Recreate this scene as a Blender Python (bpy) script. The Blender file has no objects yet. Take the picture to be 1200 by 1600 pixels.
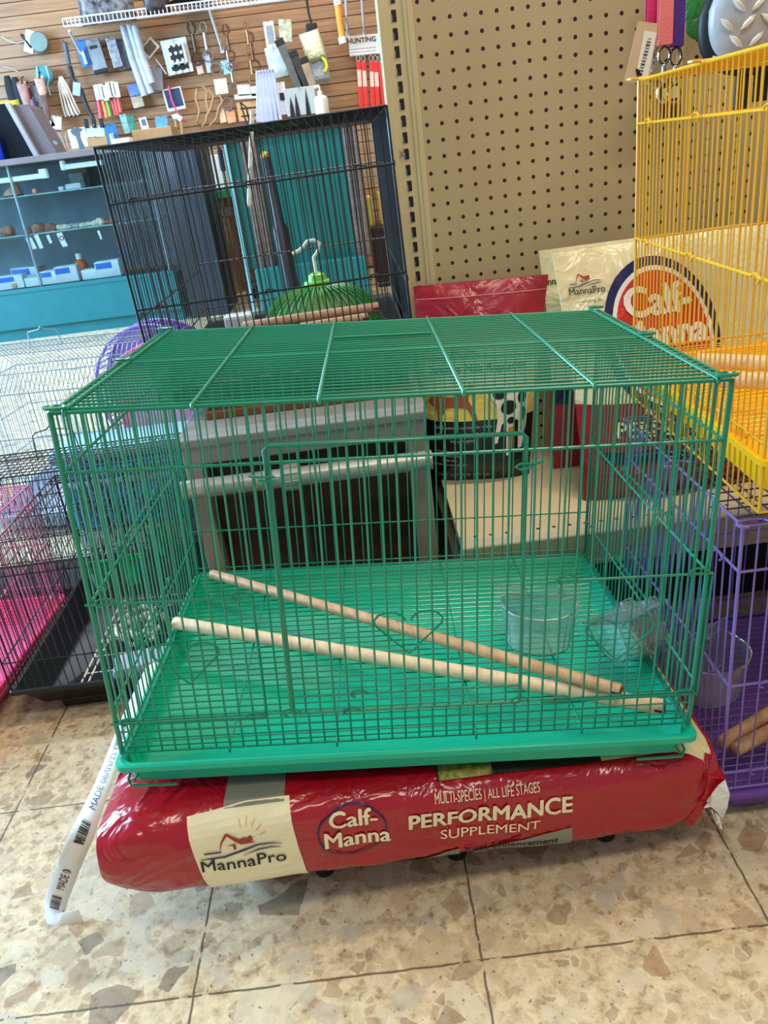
import bpy, bmesh, math, random
from mathutils import Vector, Matrix, noise
random.seed(7)
SC = bpy.context.scene
COL = SC.collection
# ------------------------------------------------------------------ camera
CAMH = .777
R0 = Vector((.992255741, -.050584415, -.113444972))
R1 = Vector((-.124208456, -.4106737, -.903282554))
R2 = Vector((-.000896847, .910378124, -.413776348))
F = 1227.5
cam_data = bpy.data.cameras.new('camera')
cam = bpy.data.objects.new('camera', cam_data)
COL.objects.link(cam)
SC.camera = cam
cam_data.sensor_fit = 'VERTICAL'
cam_data.sensor_height = 32.0
cam_data.lens = F / 1600 * 32.0
cam_data.clip_start = .02
cam.matrix_world = Matrix(((R0.x, -R1.x, -R2.x, 0), (R0.y, -R1.y, -R2.y, 0), (R0.z, -R1.z, -R2.z, CAMH), (0, 0, 0, 1)))
cam_data.dof.use_dof = True
cam_data.dof.focus_distance = 1.0
cam_data.dof.aperture_fstop = 22.0
# ------------------------------------------------------------------ world and lights
SC.view_settings.view_transform = 'Standard'
SC.view_settings.look = 'None'
SC.view_settings.exposure = 0.0
SC.view_settings.gamma = 1.0
SC.view_settings.use_curve_mapping = False
W_ = bpy.data.worlds.new('world')
SC.world = W_
W_.use_nodes = True
W_.node_tree.nodes['Background'].inputs[0].default_value = (.86, .93, 1.0, 1)
W_.node_tree.nodes['Background'].inputs[1].default_value = .42

def area(name, loc, target, sx, sy, power, color):
    l = bpy.data.lights.new(name, 'AREA')
    l.shape = 'RECTANGLE'
    l.size = sx
    l.size_y = sy
    l.energy = power
    l.color = color
    o = bpy.data.objects.new(name, l)
    COL.objects.link(o)
    o.location = loc
    o.rotation_euler = (Vector(target) - Vector(loc)).to_track_quat('-Z', 'Y').to_euler()
    return o

area('ceiling_tube_light', (.9, 1.0, 2.75), (.9, 1.0, 0), 1.2, .25, 38, (1, .84, .62))
area('ceiling_tube_light', (.2, -.4, 2.75), (.3, .6, 0), 1.2, .3, 26, (1, .88, .70))
area('ceiling_tube_light', (-.6, 3.3, 2.75), (-.6, 3.3, 0), 2.4, .3, 75, (.80, .91, 1))
area('ceiling_tube_light', (-.3, 5.0, 2.75), (-.3, 5.6, .6), 2.6, .3, 46, (1, .86, .68))
area('shop_window_light', (-4.6, 2.9, 1.8), (-1.0, 3.0, .0), 3.4, 2.4, 760, (.40, .70, 1))

# ------------------------------------------------------------------ helpers
def ray(u, v):
    a, b = (u - 600) / F, (v - 800) / F
    return R0 * a + R1 * b + R2

def at(u, v, y):
    d = ray(u, v)
    p = d * (y / d.y)
    return Vector((p.x, p.y, p.z + CAMH))

def atz(u, v, z):
    d = ray(u, v)
    p = d * ((z - CAMH) / d.z)
    return Vector((p.x, p.y, z))

def atx(u, v, x):
    d = ray(u, v)
    p = d * (x / d.x)
    return Vector((p.x, p.y, p.z + CAMH))

def srgb(r, g, b):
    f = lambda c: (c / 255 / 12.92) if c / 255 <= .04045 else ((c / 255 + .055) / 1.055) ** 2.4
    return (f(r), f(g), f(b), 1)

MATS = {}

def mat(name, rgb, rough=.5, metal=0., var=.08, vscale=12., bump=0., bscale=60., coat=0., trans=0., ior=1.45, alpha=1., emit=0.):
    if name in MATS:
        return MATS[name]
    m = bpy.data.materials.new(name)
    m.use_nodes = True
    nt = m.node_tree
    p = nt.nodes['Principled BSDF']
    c = srgb(*rgb)
    tc = nt.nodes.new('ShaderNodeTexCoord')
    if var > 0:
        n = nt.nodes.new('ShaderNodeTexNoise')
        n.inputs['Scale'].default_value = vscale
        n.inputs['Detail'].default_value = 3
        nt.links.new(tc.outputs['Object'], n.inputs['Vector'])
        r = nt.nodes.new('ShaderNodeValToRGB')
        r.color_ramp.elements[0].position = .3
        r.color_ramp.elements[1].position = .7
        r.color_ramp.elements[0].color = (c[0] * (1 - var), c[1] * (1 - var), c[2] * (1 - var), 1)
        r.color_ramp.elements[1].color = (min(1, c[0] * (1 + var)), min(1, c[1] * (1 + var)), min(1, c[2] * (1 + var)), 1)
        nt.links.new(n.outputs['Fac'], r.inputs['Fac'])
        nt.links.new(r.outputs['Color'], p.inputs['Base Color'])
        if emit:
            nt.links.new(r.outputs['Color'], p.inputs['Emission Color'])
    else:
        p.inputs['Base Color'].default_value = c
        if emit:
            p.inputs['Emission Color'].default_value = c
    p.inputs['Roughness'].default_value = rough
    p.inputs['Metallic'].default_value = metal
    p.inputs['Coat Weight'].default_value = coat
    p.inputs['Coat Roughness'].default_value = .08
    p.inputs['Transmission Weight'].default_value = trans
    p.inputs['IOR'].default_value = ior
    p.inputs['Alpha'].default_value = alpha
    p.inputs['Emission Strength'].default_value = emit
    if bump > 0:
        n2 = nt.nodes.new('ShaderNodeTexNoise')
        n2.inputs['Scale'].default_value = bscale
        n2.inputs['Detail'].default_value = 4
        nt.links.new(tc.outputs['Object'], n2.inputs['Vector'])
        b = nt.nodes.new('ShaderNodeBump')
        b.inputs['Strength'].default_value = bump
        b.inputs['Distance'].default_value = .01
        nt.links.new(n2.outputs['Fac'], b.inputs['Height'])
        nt.links.new(b.outputs['Normal'], p.inputs['Normal'])
    MATS[name] = m
    return m

class MB:
    def __init__(s):
        s.v, s.f, s.mi, s.m = [], [], [], 0

    def face(s, idx):
        s.f.append(idx)
        s.mi.append(s.m)

    def quad(s, a, b, c, d):
        n = len(s.v)
        s.v += [Vector(a), Vector(b), Vector(c), Vector(d)]
        s.face((n, n + 1, n + 2, n + 3))

    def poly(s, pts):
        n = len(s.v)
        s.v += [Vector(p) for p in pts]
        s.face(tuple(range(n, n + len(pts))))

    def box(s, lo, hi, M=None, bev=0.):
        lo, hi = Vector(lo), Vector(hi)
        if bev > 0:
            b = min(bev, .45 * min(abs(hi[i] - lo[i]) for i in range(3)))
            bm = bmesh.new()
            bmesh.ops.create_cube(bm, size=1)
            c = (lo + hi) / 2
            for v in bm.verts:
                v.co = Vector((v.co[i] * (hi[i] - lo[i]) + c[i] for i in range(3)))
            bmesh.ops.bevel(bm, geom=bm.edges[:], offset=b, segments=2, affect='EDGES', profile=.5)
            s.bm(bm, M)
            return
        n = len(s.v)
        for z in (lo.z, hi.z):
            for x, y in ((lo.x, lo.y), (hi.x, lo.y), (hi.x, hi.y), (lo.x, hi.y)):
                p = Vector((x, y, z))
                s.v.append(M @ p if M else p)
        for q in ((3, 2, 1, 0), (4, 5, 6, 7), (0, 1, 5, 4), (1, 2, 6, 5), (2, 3, 7, 6), (3, 0, 4, 7)):
            s.face(tuple(n + i for i in q))

    def bm(s, bm, M=None):
        n = len(s.v)
        bm.verts.index_update()
        for v in bm.verts:
            s.v.append(M @ v.co if M else v.co.copy())
        for f in bm.faces:
            s.face(tuple(n + v.index for v in f.verts))
        bm.free()

    def tube(s, pts, r, n=6, closed=False, cap=True, rs=None):
        pts = [Vector(p) for p in pts]
        N = len(pts)
        base = len(s.v)
        up = None
        for i, p in enumerate(pts):
            if closed:
                t = pts[(i + 1) % N] - pts[i - 1]
            else:
                t = pts[min(i + 1, N - 1)] - pts[max(i - 1, 0)]
            if t.length < 1e-9:
                t = Vector((0, 0, 1))
            t.normalize()
            if up is None:
                up = Vector((0, 0, 1)) if abs(t.z) < .9 else Vector((1, 0, 0))
            a = t.cross(up)
            if a.length < 1e-4:
                a = t.cross(Vector((1, .2, 0)))
            a.normalize()
            b = a.cross(t).normalized()
            up = b
            rr = rs[i] if rs else r
            for k in range(n):
                w = 2 * math.pi * (k + .5) / n
                s.v.append(p + a * (rr * math.cos(w)) + b * (rr * math.sin(w)))
        for i in range(N if closed else N - 1):
            j = (i + 1) % N
            for k in range(n):
                l = (k + 1) % n
                s.face((base + i * n + k, base + i * n + l, base + j * n + l, base + j * n + k))
        if cap and not closed:
            s.face(tuple(base + k for k in range(n))[::-1])
            s.face(tuple(base + (N - 1) * n + k for k in range(n)))

    def lathe(s, c, prof, n=20, M=None):
        c = Vector(c)
        base = len(s.v)
        for r, z in prof:
            for k in range(n):
                w = 2 * math.pi * k / n
                p = Vector((r * math.cos(w), r * math.sin(w), z))
                s.v.append((M @ p if M else p) + c)
        for i in range(len(prof) - 1):
            for k in range(n):
                l = (k + 1) % n
                s.face((base + i * n + k, base + i * n + l, base + (i + 1) * n + l, base + (i + 1) * n + k))
        s.face(tuple(base + k for k in range(n))[::-1])
        s.face(tuple(base + (len(prof) - 1) * n + k for k in range(n)))

    def prism(s, pts2, d0, d1, M):
        # outline (x,z) extruded along local y from d0 to d1, M places it
        n = len(pts2)
        b = len(s.v)
        for d in (d0, d1):
            for x, z in pts2:
                s.v.append(M @ Vector((x, d, z)))
        s.face(tuple(range(b, b + n)))
        s.face(tuple(range(b + n, b + 2 * n))[::-1])
        for i in range(n):
            j = (i + 1) % n
            s.face((b + i, b + n + i, b + n + j, b + j))

    def grid(s, fn, nu, nv, closeu=False):
        b = len(s.v)
        for j in range(nv + 1):
            for i in range(nu + (0 if closeu else 1)):
                s.v.append(Vector(fn(i / nu, j / nv)))
        w = nu if closeu else nu + 1
        for j in range(nv):
            for i in range(nu):
                k = (i + 1) % w
                s.face((b + j * w + i, b + j * w + k, b + (j + 1) * w + k, b + (j + 1) * w + i))

    def build(s, name, mats, parent=None, smooth=False, loc=None):
        me = bpy.data.meshes.new(name)
        me.from_pydata([tuple(v) for v in s.v], [], s.f)
        if not isinstance(mats, (list, tuple)):
            mats = [mats]
        for m in mats:
            me.materials.append(m)
        for i, p in enumerate(me.polygons):
            p.material_index = min(s.mi[i], len(mats) - 1)
            p.use_smooth = smooth
        if smooth:
            try:
                me.set_sharp_from_angle(angle=math.radians(50))
            except Exception:
                pass
        me.update()
        o = bpy.data.objects.new(name, me)
        COL.objects.link(o)
        if parent:
            o.parent = parent
        if loc is not None:
            o.location = loc
        return o

def tag(o, label=None, cat=None, group=None, kind=None):
    if label:
        o['label'] = label
    if cat:
        o['category'] = cat
    if group:
        o['group'] = group
    if kind:
        o['kind'] = kind
    return o

def thing(name, label, cat, loc=(0, 0, 0), rz=0., group=None, rot=None):
    o = bpy.data.objects.new(name, None)
    o.empty_display_size = .03
    COL.objects.link(o)
    o.location = loc
    if rot is not None:
        o.rotation_euler = rot.to_euler()
    else:
        o.rotation_euler = (0, 0, rz)
    return tag(o, label, cat, group)

def local(o):
    return o.matrix_basis.inverted()

def text2d(body, size, bold=0., spacing=1., cuts=0, shear=0.):
    cu = bpy.data.curves.new('t', 'FONT')
    cu.body = body
    cu.size = size
    cu.space_character = spacing
    cu.shear = shear
    cu.align_x = 'CENTER'
    cu.resolution_u = 3
    o = bpy.data.objects.new('t', cu)
    COL.objects.link(o)
    dg = bpy.context.evaluated_depsgraph_get()
    me = bpy.data.meshes.new_from_object(o.evaluated_get(dg))
    bm = bmesh.new()
    bm.from_mesh(me)
    bpy.data.meshes.remove(me)
    bpy.data.objects.remove(o)
    bpy.data.curves.remove(cu)
    if cuts:
        bmesh.ops.triangulate(bm, faces=bm.faces[:])
        bmesh.ops.subdivide_edges(bm, edges=bm.edges[:], cuts=cuts, use_grid_fill=True)
    bm.verts.index_update()
    vs = [(v.co.x, v.co.y) for v in bm.verts]
    fs = [tuple(v.index for v in f.verts) for f in bm.faces]
    bm.free()
    if bold:
        n = len(vs)
        v0, f0 = vs, fs
        vs, fs = [], []
        for k, (dx, dy) in enumerate(((-bold, 0), (bold, 0), (0, bold * .7), (0, -bold * .7))):
            vs += [(x + dx, y + dy) for x, y in v0]
            fs += [tuple(i + k * n for i in f) for f in f0]
    return vs, fs

def put2d(mb, shape, fn):
    vs, fs = shape
    b = len(mb.v)
    for x, y in vs:
        mb.v.append(Vector(fn(x, y)))
    for f in fs:
        mb.face(tuple(b + i for i in f))

def xform(shape, dx=0, dy=0, rot=0., sc=1.):
    c, s_ = math.cos(rot), math.sin(rot)
    return [(dx + sc * (x * c - y * s_), dy + sc * (x * s_ + y * c)) for x, y in shape[0]], shape[1]

def fill2d(pts, cuts=0):
    bm = bmesh.new()
    f = bm.faces.new([bm.verts.new((x, y, 0)) for x, y in pts])
    bmesh.ops.triangulate(bm, faces=[f])
    if cuts:
        bmesh.ops.subdivide_edges(bm, edges=bm.edges[:], cuts=cuts, use_grid_fill=True)
    bm.verts.index_update()
    vs = [(v.co.x, v.co.y) for v in bm.verts]
    fs = [tuple(v.index for v in q.verts) for q in bm.faces]
    bm.free()
    return vs, fs

def rect2d(x0, y0, x1, y1, nx=1, ny=1):
    vs = [(x0 + (x1 - x0) * i / nx, y0 + (y1 - y0) * j / ny) for j in range(ny + 1) for i in range(nx + 1)]
    fs = [(j * (nx + 1) + i, j * (nx + 1) + i + 1, (j + 1) * (nx + 1) + i + 1, (j + 1) * (nx + 1) + i) for j in range(ny) for i in range(nx)]
    return vs, fs

def ring2d(cx, cy, rx, ry, t, n=48):
    vs, fs = [], []
    for k in range(n):
        a = 2 * math.pi * k / n
        vs += [(cx + rx * math.cos(a), cy + ry * math.sin(a)), (cx + (rx - t) * math.cos(a), cy + (ry - t) * math.sin(a))]
    for k in range(n):
        l = (k + 1) % n
        fs.append((2 * k, 2 * l, 2 * l + 1, 2 * k + 1))
    return vs, fs

def disc2d(cx, cy, rx, ry, n=40, rings=5):
    vs, fs = [(cx, cy)], []
    for j in range(1, rings + 1):
        for k in range(n):
            a = 2 * math.pi * k / n
            vs.append((cx + rx * j / rings * math.cos(a), cy + ry * j / rings * math.sin(a)))
    for k in range(n):
        fs.append((0, 1 + k, 1 + (k + 1) % n))
    for j in range(rings - 1):
        for k in range(n):
            l = (k + 1) % n
            fs.append((1 + j * n + k, 1 + (j + 1) * n + k, 1 + (j + 1) * n + l, 1 + j * n + l))
    return vs, fs

def line2d(pts, w):
    vs, fs = [], []
    for i, p in enumerate(pts):
        a = Vector(pts[max(i - 1, 0)])
        b = Vector(pts[min(i + 1, len(pts) - 1)])
        t = (b - a).normalized()
        nrm = Vector((-t.y, t.x)) * (w[i] if isinstance(w, (list, tuple)) else w) / 2
        vs += [(p[0] + nrm.x, p[1] + nrm.y), (p[0] - nrm.x, p[1] - nrm.y)]
    for i in range(len(pts) - 1):
        fs.append((2 * i, 2 * i + 1, 2 * i + 3, 2 * i + 2))
    return vs, fs

# ------------------------------------------------------------------ materials
def tile_floor():
    m = bpy.data.materials.new('terrazzo')
    m.use_nodes = True
    nt = m.node_tree
    N, L = nt.nodes, nt.links
    p = N['Principled BSDF']
    tc = N.new('ShaderNodeTexCoord')
    dn = N.new('ShaderNodeTexNoise')
    dn.inputs['Scale'].default_value = 30
    dn.inputs['Detail'].default_value = 3
    L.new(tc.outputs['Object'], dn.inputs['Vector'])
    sub = N.new('ShaderNodeVectorMath')
    sub.operation = 'SUBTRACT'
    L.new(dn.outputs['Color'], sub.inputs[0])
    sub.inputs[1].default_value = (.5, .5, .5)
    scl = N.new('ShaderNodeVectorMath')
    scl.operation = 'SCALE'
    scl.inputs['Scale'].default_value = .014
    L.new(sub.outputs[0], scl.inputs[0])
    add = N.new('ShaderNodeVectorMath')
    L.new(tc.outputs['Object'], add.inputs[0])
    L.new(scl.outputs[0], add.inputs[1])

    def mth(op, a, b=None, c=None):
        n = N.new('ShaderNodeMath')
        n.operation = op
        for i, x in enumerate((a, b, c)):
            if x is None:
                continue
            if isinstance(x, (int, float)):
                n.inputs[i].default_value = x
            else:
                L.new(x, n.inputs[i])
        return n.outputs[0]

    def mix(f, a, b):
        n = N.new('ShaderNodeMix')
        n.data_type = 'RGBA'
        for s_, x in ((0, f), (6, a), (7, b)):
            if isinstance(x, (int, float)):
                n.inputs[s_].default_value = x
            elif isinstance(x, tuple):
                n.inputs[s_].default_value = x
            else:
                L.new(x, n.inputs[s_])
        return n.outputs[2]

    base = N.new('ShaderNodeTexNoise')
    base.inputs['Scale'].default_value = 55
    base.inputs['Detail'].default_value = 6
    base.inputs['Roughness'].default_value = .7
    L.new(tc.outputs['Object'], base.inputs['Vector'])
    br = N.new('ShaderNodeValToRGB')
    cr = br.color_ramp
    cr.elements[0].position, cr.elements[0].color = .34, srgb(150, 130, 102)
    cr.elements[1].position, cr.elements[1].color = .62, srgb(224, 208, 174)
    e = cr.elements.new(.47)
    e.color = srgb(205, 184, 146)
    L.new(base.outputs['Fac'], br.inputs['Fac'])
    col = br.outputs['Color']
    for sc_, thr, edge, amt in ((85., .50, .12, .55), (36., .66, .10, .8), (18., .90, .07, .75)):
        vo = N.new('ShaderNodeTexVoronoi')
        vo.feature = 'F1'
        vo.voronoi_dimensions = '2D'
        vo.inputs['Scale'].default_value = sc_
        L.new(add.outputs[0], vo.inputs['Vector'])
        ve = N.new('ShaderNodeTexVoronoi')
        ve.feature = 'DISTANCE_TO_EDGE'
        ve.voronoi_dimensions = '2D'
        ve.inputs['Scale'].default_value = sc_
        L.new(add.outputs[0], ve.inputs['Vector'])
        sp = N.new('ShaderNodeSeparateColor')
        L.new(vo.outputs['Color'], sp.inputs[0])
        sel = mth('GREATER_THAN', sp.outputs[0], thr)
        inn = mth('GREATER_THAN', ve.outputs['Distance'], edge)
        rmp = N.new('ShaderNodeValToRGB')
        rmp.color_ramp.interpolation = 'CONSTANT'
        els = [(0, (192, 172, 138)), (.18, (168, 144, 112)), (.34, (214, 202, 174)), (.55, (146, 124, 98)), (.66, (188, 178, 158)), (.80, (160, 124, 90)), (.93, (100, 88, 76))]
        r_ = rmp.color_ramp
        r_.elements[0].position, r_.elements[0].color = 0, srgb(*els[0][1])
        r_.elements[1].position, r_.elements[1].color = .9, srgb(*els[-1][1])
        for q, c_ in els[1:-1]:
            x = r_.elements.new(q)
            x.color = srgb(*c_)
        L.new(sp.outputs[1], rmp.inputs['Fac'])
        vn = N.new('ShaderNodeTexNoise')
        vn.inputs['Scale'].default_value = 40
        L.new(tc.outputs['Object'], vn.inputs['Vector'])
        ch = mix(.18, rmp.outputs['Color'], br.outputs['Color'])
        col = mix(mth('MULTIPLY', mth('MULTIPLY', sel, inn), amt), col, ch)
    # dark pits
    pn = N.new('ShaderNodeTexNoise')
    pn.inputs['Scale'].default_value = 140
    pn.inputs['Detail'].default_value = 2
    L.new(tc.outputs['Object'], pn.inputs['Vector'])
    pit = mth('GREATER_THAN', pn.outputs['Fac'], .69)
    col = mix(mth('MULTIPLY', pit, .65), col, srgb(92, 78, 60))
    # tile seams
    sx = N.new('ShaderNodeSeparateXYZ')
    L.new(tc.outputs['Object'], sx.inputs[0])
    sn = N.new('ShaderNodeTexNoise')
    sn.inputs['Scale'].default_value = 45
    L.new(tc.outputs['Object'], sn.inputs['Vector'])
    wob = mth('MULTIPLY', mth('SUBTRACT', sn.outputs['Fac'], .5), .004)
    seams = None
    S = .3048
    for ax, off in ((0, -.262), (1, .5516)):
        t = mth('FRACT', mth('ADD', mth('DIVIDE', mth('ADD', mth('SUBTRACT', sx.outputs[ax], off), wob), S), 100.5))
        d = mth('ABSOLUTE', mth('SUBTRACT', t, .5))
        k = mth('LESS_THAN', d, .0042)
        seams = k if seams is None else mth('MAXIMUM', seams, k)
    gap = mth('GREATER_THAN', sn.outputs['Fac'], .40)
    col = mix(mth('MULTIPLY', seams, mth('ADD', mth('MULTIPLY', gap, .65), .2)), col, srgb(84, 72, 52))
    L.new(col, p.inputs['Base Color'])
    p.inputs['Roughness'].default_value = .36
    b = N.new('ShaderNodeBump')
    b.inputs['Strength'].default_value = .15
    b.inputs['Distance'].default_value = .004
    L.new(base.outputs['Fac'], b.inputs['Height'])
    L.new(b.outputs['Normal'], p.inputs['Normal'])
    return m

def dots_mat(name, rgb, x0, z0, pitch, r, ax=(0, 2), rowmask=None):
    """painted metal with a regular grid of round holes, in object space"""
    m = bpy.data.materials.new(name)
    m.use_nodes = True
    nt = m.node_tree
    N, L = nt.nodes, nt.links
    p = N['Principled BSDF']
    tc = N.new('ShaderNodeTexCoord')
    sx = N.new('ShaderNodeSeparateXYZ')
    L.new(tc.outputs['Object'], sx.inputs[0])

    def mth(op, a, b=None):
        n = N.new('ShaderNodeMath')
        n.operation = op
        for i, x in enumerate((a, b)):
            if x is None:
                continue
            if isinstance(x, (int, float)):
                n.inputs[i].default_value = x
            else:
                L.new(x, n.inputs[i])
        return n.outputs[0]
    ds = []
    for a, o in ((ax[0], x0), (ax[1], z0)):
        t = mth('FRACT', mth('ADD', mth('DIVIDE', mth('SUBTRACT', sx.outputs[a], o), pitch), 100.5))
        ds.append(mth('MULTIPLY', mth('SUBTRACT', t, .5), pitch))
    d2 = mth('ADD', mth('MULTIPLY', ds[0], ds[0]), mth('MULTIPLY', ds[1], ds[1]))
    hole = mth('LESS_THAN', d2, r * r)
    if rowmask:
        hole = mth('MULTIPLY', hole, mth('LESS_THAN', sx.outputs[ax[1]], rowmask[1]))
        hole = mth('MULTIPLY', hole, mth('GREATER_THAN', sx.outputs[ax[1]], rowmask[0]))
    n = N.new('ShaderNodeTexNoise')
    n.inputs['Scale'].default_value = 5
    n.inputs['Detail'].default_value = 5
    L.new(tc.outputs['Object'], n.inputs['Vector'])
    rr = N.new('ShaderNodeValToRGB')
    c = srgb(*rgb)
    rr.color_ramp.elements[0].position = .3
    rr.color_ramp.elements[1].position = .7
    rr.color_ramp.elements[0].color = tuple(x * .94 for x in c[:3]) + (1,)
    rr.color_ramp.elements[1].color = tuple(min(1, x * 1.06) for x in c[:3]) + (1,)
    L.new(n.outputs['Fac'], rr.inputs['Fac'])
    mx = N.new('ShaderNodeMix')
    mx.data_type = 'RGBA'
    L.new(hole, mx.inputs[0])
    L.new(rr.outputs['Color'], mx.inputs[6])
    mx.inputs[7].default_value = srgb(22, 16, 12)
    L.new(mx.outputs[2], p.inputs['Base Color'])
    p.inputs['Roughness'].default_value = .45
    MATS[name] = m
    return m

def slat_mat():
    m = bpy.data.materials.new('wood_slatwall')
    m.use_nodes = True
    nt = m.node_tree
    N, L = nt.nodes, nt.links
    p = N['Principled BSDF']
    tc = N.new('ShaderNodeTexCoord')
    mp = N.new('ShaderNodeMapping')
    mp.inputs['Scale'].default_value = (1.2, 1, 22)
    L.new(tc.outputs['Object'], mp.inputs['Vector'])
    n = N.new('ShaderNodeTexNoise')
    n.inputs['Scale'].default_value = 3
    n.inputs['Detail'].default_value = 6
    L.new(mp.outputs[0], n.inputs['Vector'])
    r = N.new('ShaderNodeValToRGB')
    r.color_ramp.elements[0].position, r.color_ramp.elements[0].color = .3, srgb(142, 100, 66)
    r.color_ramp.elements[1].position, r.color_ramp.elements[1].color = .7, srgb(174, 130, 90)
    L.new(n.outputs['Fac'], r.inputs['Fac'])
    L.new(r.outputs['Color'], p.inputs['Base Color'])
    p.inputs['Roughness'].default_value = .42
    return m

def wood(name, a, b, sc=(60, 4, 60), rough=.5):
    if name in MATS:
        return MATS[name]
    m = bpy.data.materials.new(name)
    m.use_nodes = True
    nt = m.node_tree
    N, L = nt.nodes, nt.links
    p = N['Principled BSDF']
    tc = N.new('ShaderNodeTexCoord')
    mp = N.new('ShaderNodeMapping')
    mp.inputs['Scale'].default_value = sc
    L.new(tc.outputs['Object'], mp.inputs['Vector'])
    n = N.new('ShaderNodeTexNoise')
    n.inputs['Scale'].default_value = 2
    n.inputs['Detail'].default_value = 5
    L.new(mp.outputs[0], n.inputs['Vector'])
    r = N.new('ShaderNodeValToRGB')
    r.color_ramp.elements[0].position, r.color_ramp.elements[0].color = .3, srgb(*a)
    r.color_ramp.elements[1].position, r.color_ramp.elements[1].color = .7, srgb(*b)
    L.new(n.outputs['Fac'], r.inputs['Fac'])
    L.new(r.outputs['Color'], p.inputs['Base Color'])
    p.inputs['Roughness'].default_value = rough
    MATS[name] = m
    return m

def film_mat(name, rgb, rough=.22, strength=.5, scale=14.):
    """shiny crinkled plastic film"""
    m = bpy.data.materials.new(name)
    m.use_nodes = True
    nt = m.node_tree
    N, L = nt.nodes, nt.links
    p = N['Principled BSDF']
    tc = N.new('ShaderNodeTexCoord')
    n = N.new('ShaderNodeTexNoise')
    n.inputs['Scale'].default_value = scale
    n.inputs['Detail'].default_value = 3
    n.inputs['Distortion'].default_value = 1.2
    L.new(tc.outputs['Object'], n.inputs['Vector'])
    b = N.new('ShaderNodeBump')
    b.inputs['Strength'].default_value = strength
    b.inputs['Distance'].default_value = .02
    L.new(n.outputs['Fac'], b.inputs['Height'])
    L.new(b.outputs['Normal'], p.inputs['Normal'])
    n2 = N.new('ShaderNodeTexNoise')
    n2.inputs['Scale'].default_value = 9
    L.new(tc.outputs['Object'], n2.inputs['Vector'])
    r = N.new('ShaderNodeValToRGB')
    c = srgb(*rgb)
    r.color_ramp.elements[0].color = tuple(x * .88 for x in c[:3]) + (1,)
    r.color_ramp.elements[1].color = tuple(min(1, x * 1.08) for x in c[:3]) + (1,)
    L.new(n2.outputs['Fac'], r.inputs['Fac'])
    L.new(r.outputs['Color'], p.inputs['Base Color'])
    p.inputs['Roughness'].default_value = rough
    p.inputs['Specular IOR Level'].default_value = .6
    MATS[name] = m
    return m

G_WIRE = mat('green_enamel_wire', (10, 130, 98), .32, coat=.4)
G_PLAST = mat('green_tray_plastic', (6, 180, 142), .34, var=.03)
P_WIRE = mat('purple_enamel_wire', (126, 102, 176), .35, coat=.3)
P_PLAST = mat('purple_tray_plastic', (112, 74, 158), .38, var=.05)
Y_WIRE = mat('yellow_enamel_wire', (228, 170, 30), .33, coat=.3)
Y_PLAST = mat('yellow_tray_plastic', (250, 184, 10), .4, var=.04)
K_WIRE = mat('black_enamel_wire', (18, 20, 26), .3, coat=.3)
K_PLAST = mat('black_tray_plastic', (24, 25, 27), .35)
W_WIRE = mat('pale_blue_wire', (128, 158, 178), .35, coat=.3)
BEECH = wood('pale_dowel_wood', (214, 176, 134), (238, 208, 168))
TAN = wood('tan_dowel_wood', (178, 128, 84), (212, 166, 120))
CLEAR = mat('clear_acrylic', (245, 250, 250), .03, var=0, trans=.93, ior=1.46)
CREAM_PAINT = mat('cream_painted_steel', (196, 180, 140), .45, var=.04)
CHROME = mat('bright_metal', (200, 200, 205), .2, metal=1., var=.03)
WHITE = mat('white_paper', (232, 232, 226), .6, var=.03)
BLACKINK = mat('black_ink', (18, 18, 24), .5, var=.03)
CARD = mat('brown_cardboard', (176, 136, 92), .7)
BLACKP = mat('black_rubber', (20, 20, 22), .5)

# ------------------------------------------------------------------ setting
mb = MB()
mb.quad((-7, -1.5, 0), (5, -1.5, 0), (5, 7.5, 0), (-7, 7.5, 0))
tag(mb.build('floor', tile_floor()), kind='structure')
SW = slat_mat()
mb = MB()
k = 0
z = .02
PITCH = .0762
mb.box((-7, 6.112, 0), (3, 6.16, 3.0))
mb.m = 0
while z < 3:
    mb.box((-7, 6.1, z + .0025), (3, 6.112, z + PITCH - .003))
    z += PITCH
mb.mi = [1 if i < 6 else 0 for i in range(len(mb.f))]
tag(mb.build('wall_back', [SW, mat('slat_groove', (104, 72, 46), .7)]), kind='structure')
# ------------------------------------------------------------------ gondola shelving with pegboard
GX, GY = .088, 1.475
g = thing('gondola_shelving', 'beige steel pegboard shelving bay with slotted upright and a low perforated shelf', 'shelving', (GX, GY, 0))
mb = MB()
mb.box((.056, 0, .19), (1.7, .02, 2.1))
mb.build('pegboard_panel', dots_mat('pegboard_paint', (178, 160, 124), .1523 - GX, .9625, .0254, .0033), g)
mb = MB()
mb.box((.047, -.006, .0), (.056, .02, 2.1), bev=.002)
mb.box((.0, -.004, 0), (.0115, .05, 2.1), bev=.002)
mb.box((.0115, -.001, 0), (.047, .0195, 2.1))
mb.box((.040, -.004, 0), (.0475, .02, 2.1), bev=.0015)
up = mb.build('upright', CREAM_PAINT, g)
mb = MB()
z = .9475 - .0254 * 28
while z < 2.05:
    mb.box((.0215, -.0022, z - .0085), (.0295, .0, z + .0085), bev=.0015)
    z += .0254
mb.build('slot_column', mat('slot_shadow_dark', (18, 16, 18), .6), g)
mb = MB()
for k in range(0, 28, 1):
    z = .9475 - .0254 * (k - 6)
    mb.box((.0215, -.0026, z - .0078), (.0228, -.002, z + .002))
mb.build('bracket_tongue', mat('bracket_steel', (150, 146, 160), .3, metal=.6), g)
mb = MB()
X_ = at(628, 240, 1.469)
for a, b in ((-.004, .004), (.004, -.004)):
    mb.tube([(X_.x - GX + a, -.0030, X_.z - .006), (X_.x - GX + b, -.0030, X_.z + .006)], .0005, 4)
mb.build('cross_mark', BLACKINK, g)
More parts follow.
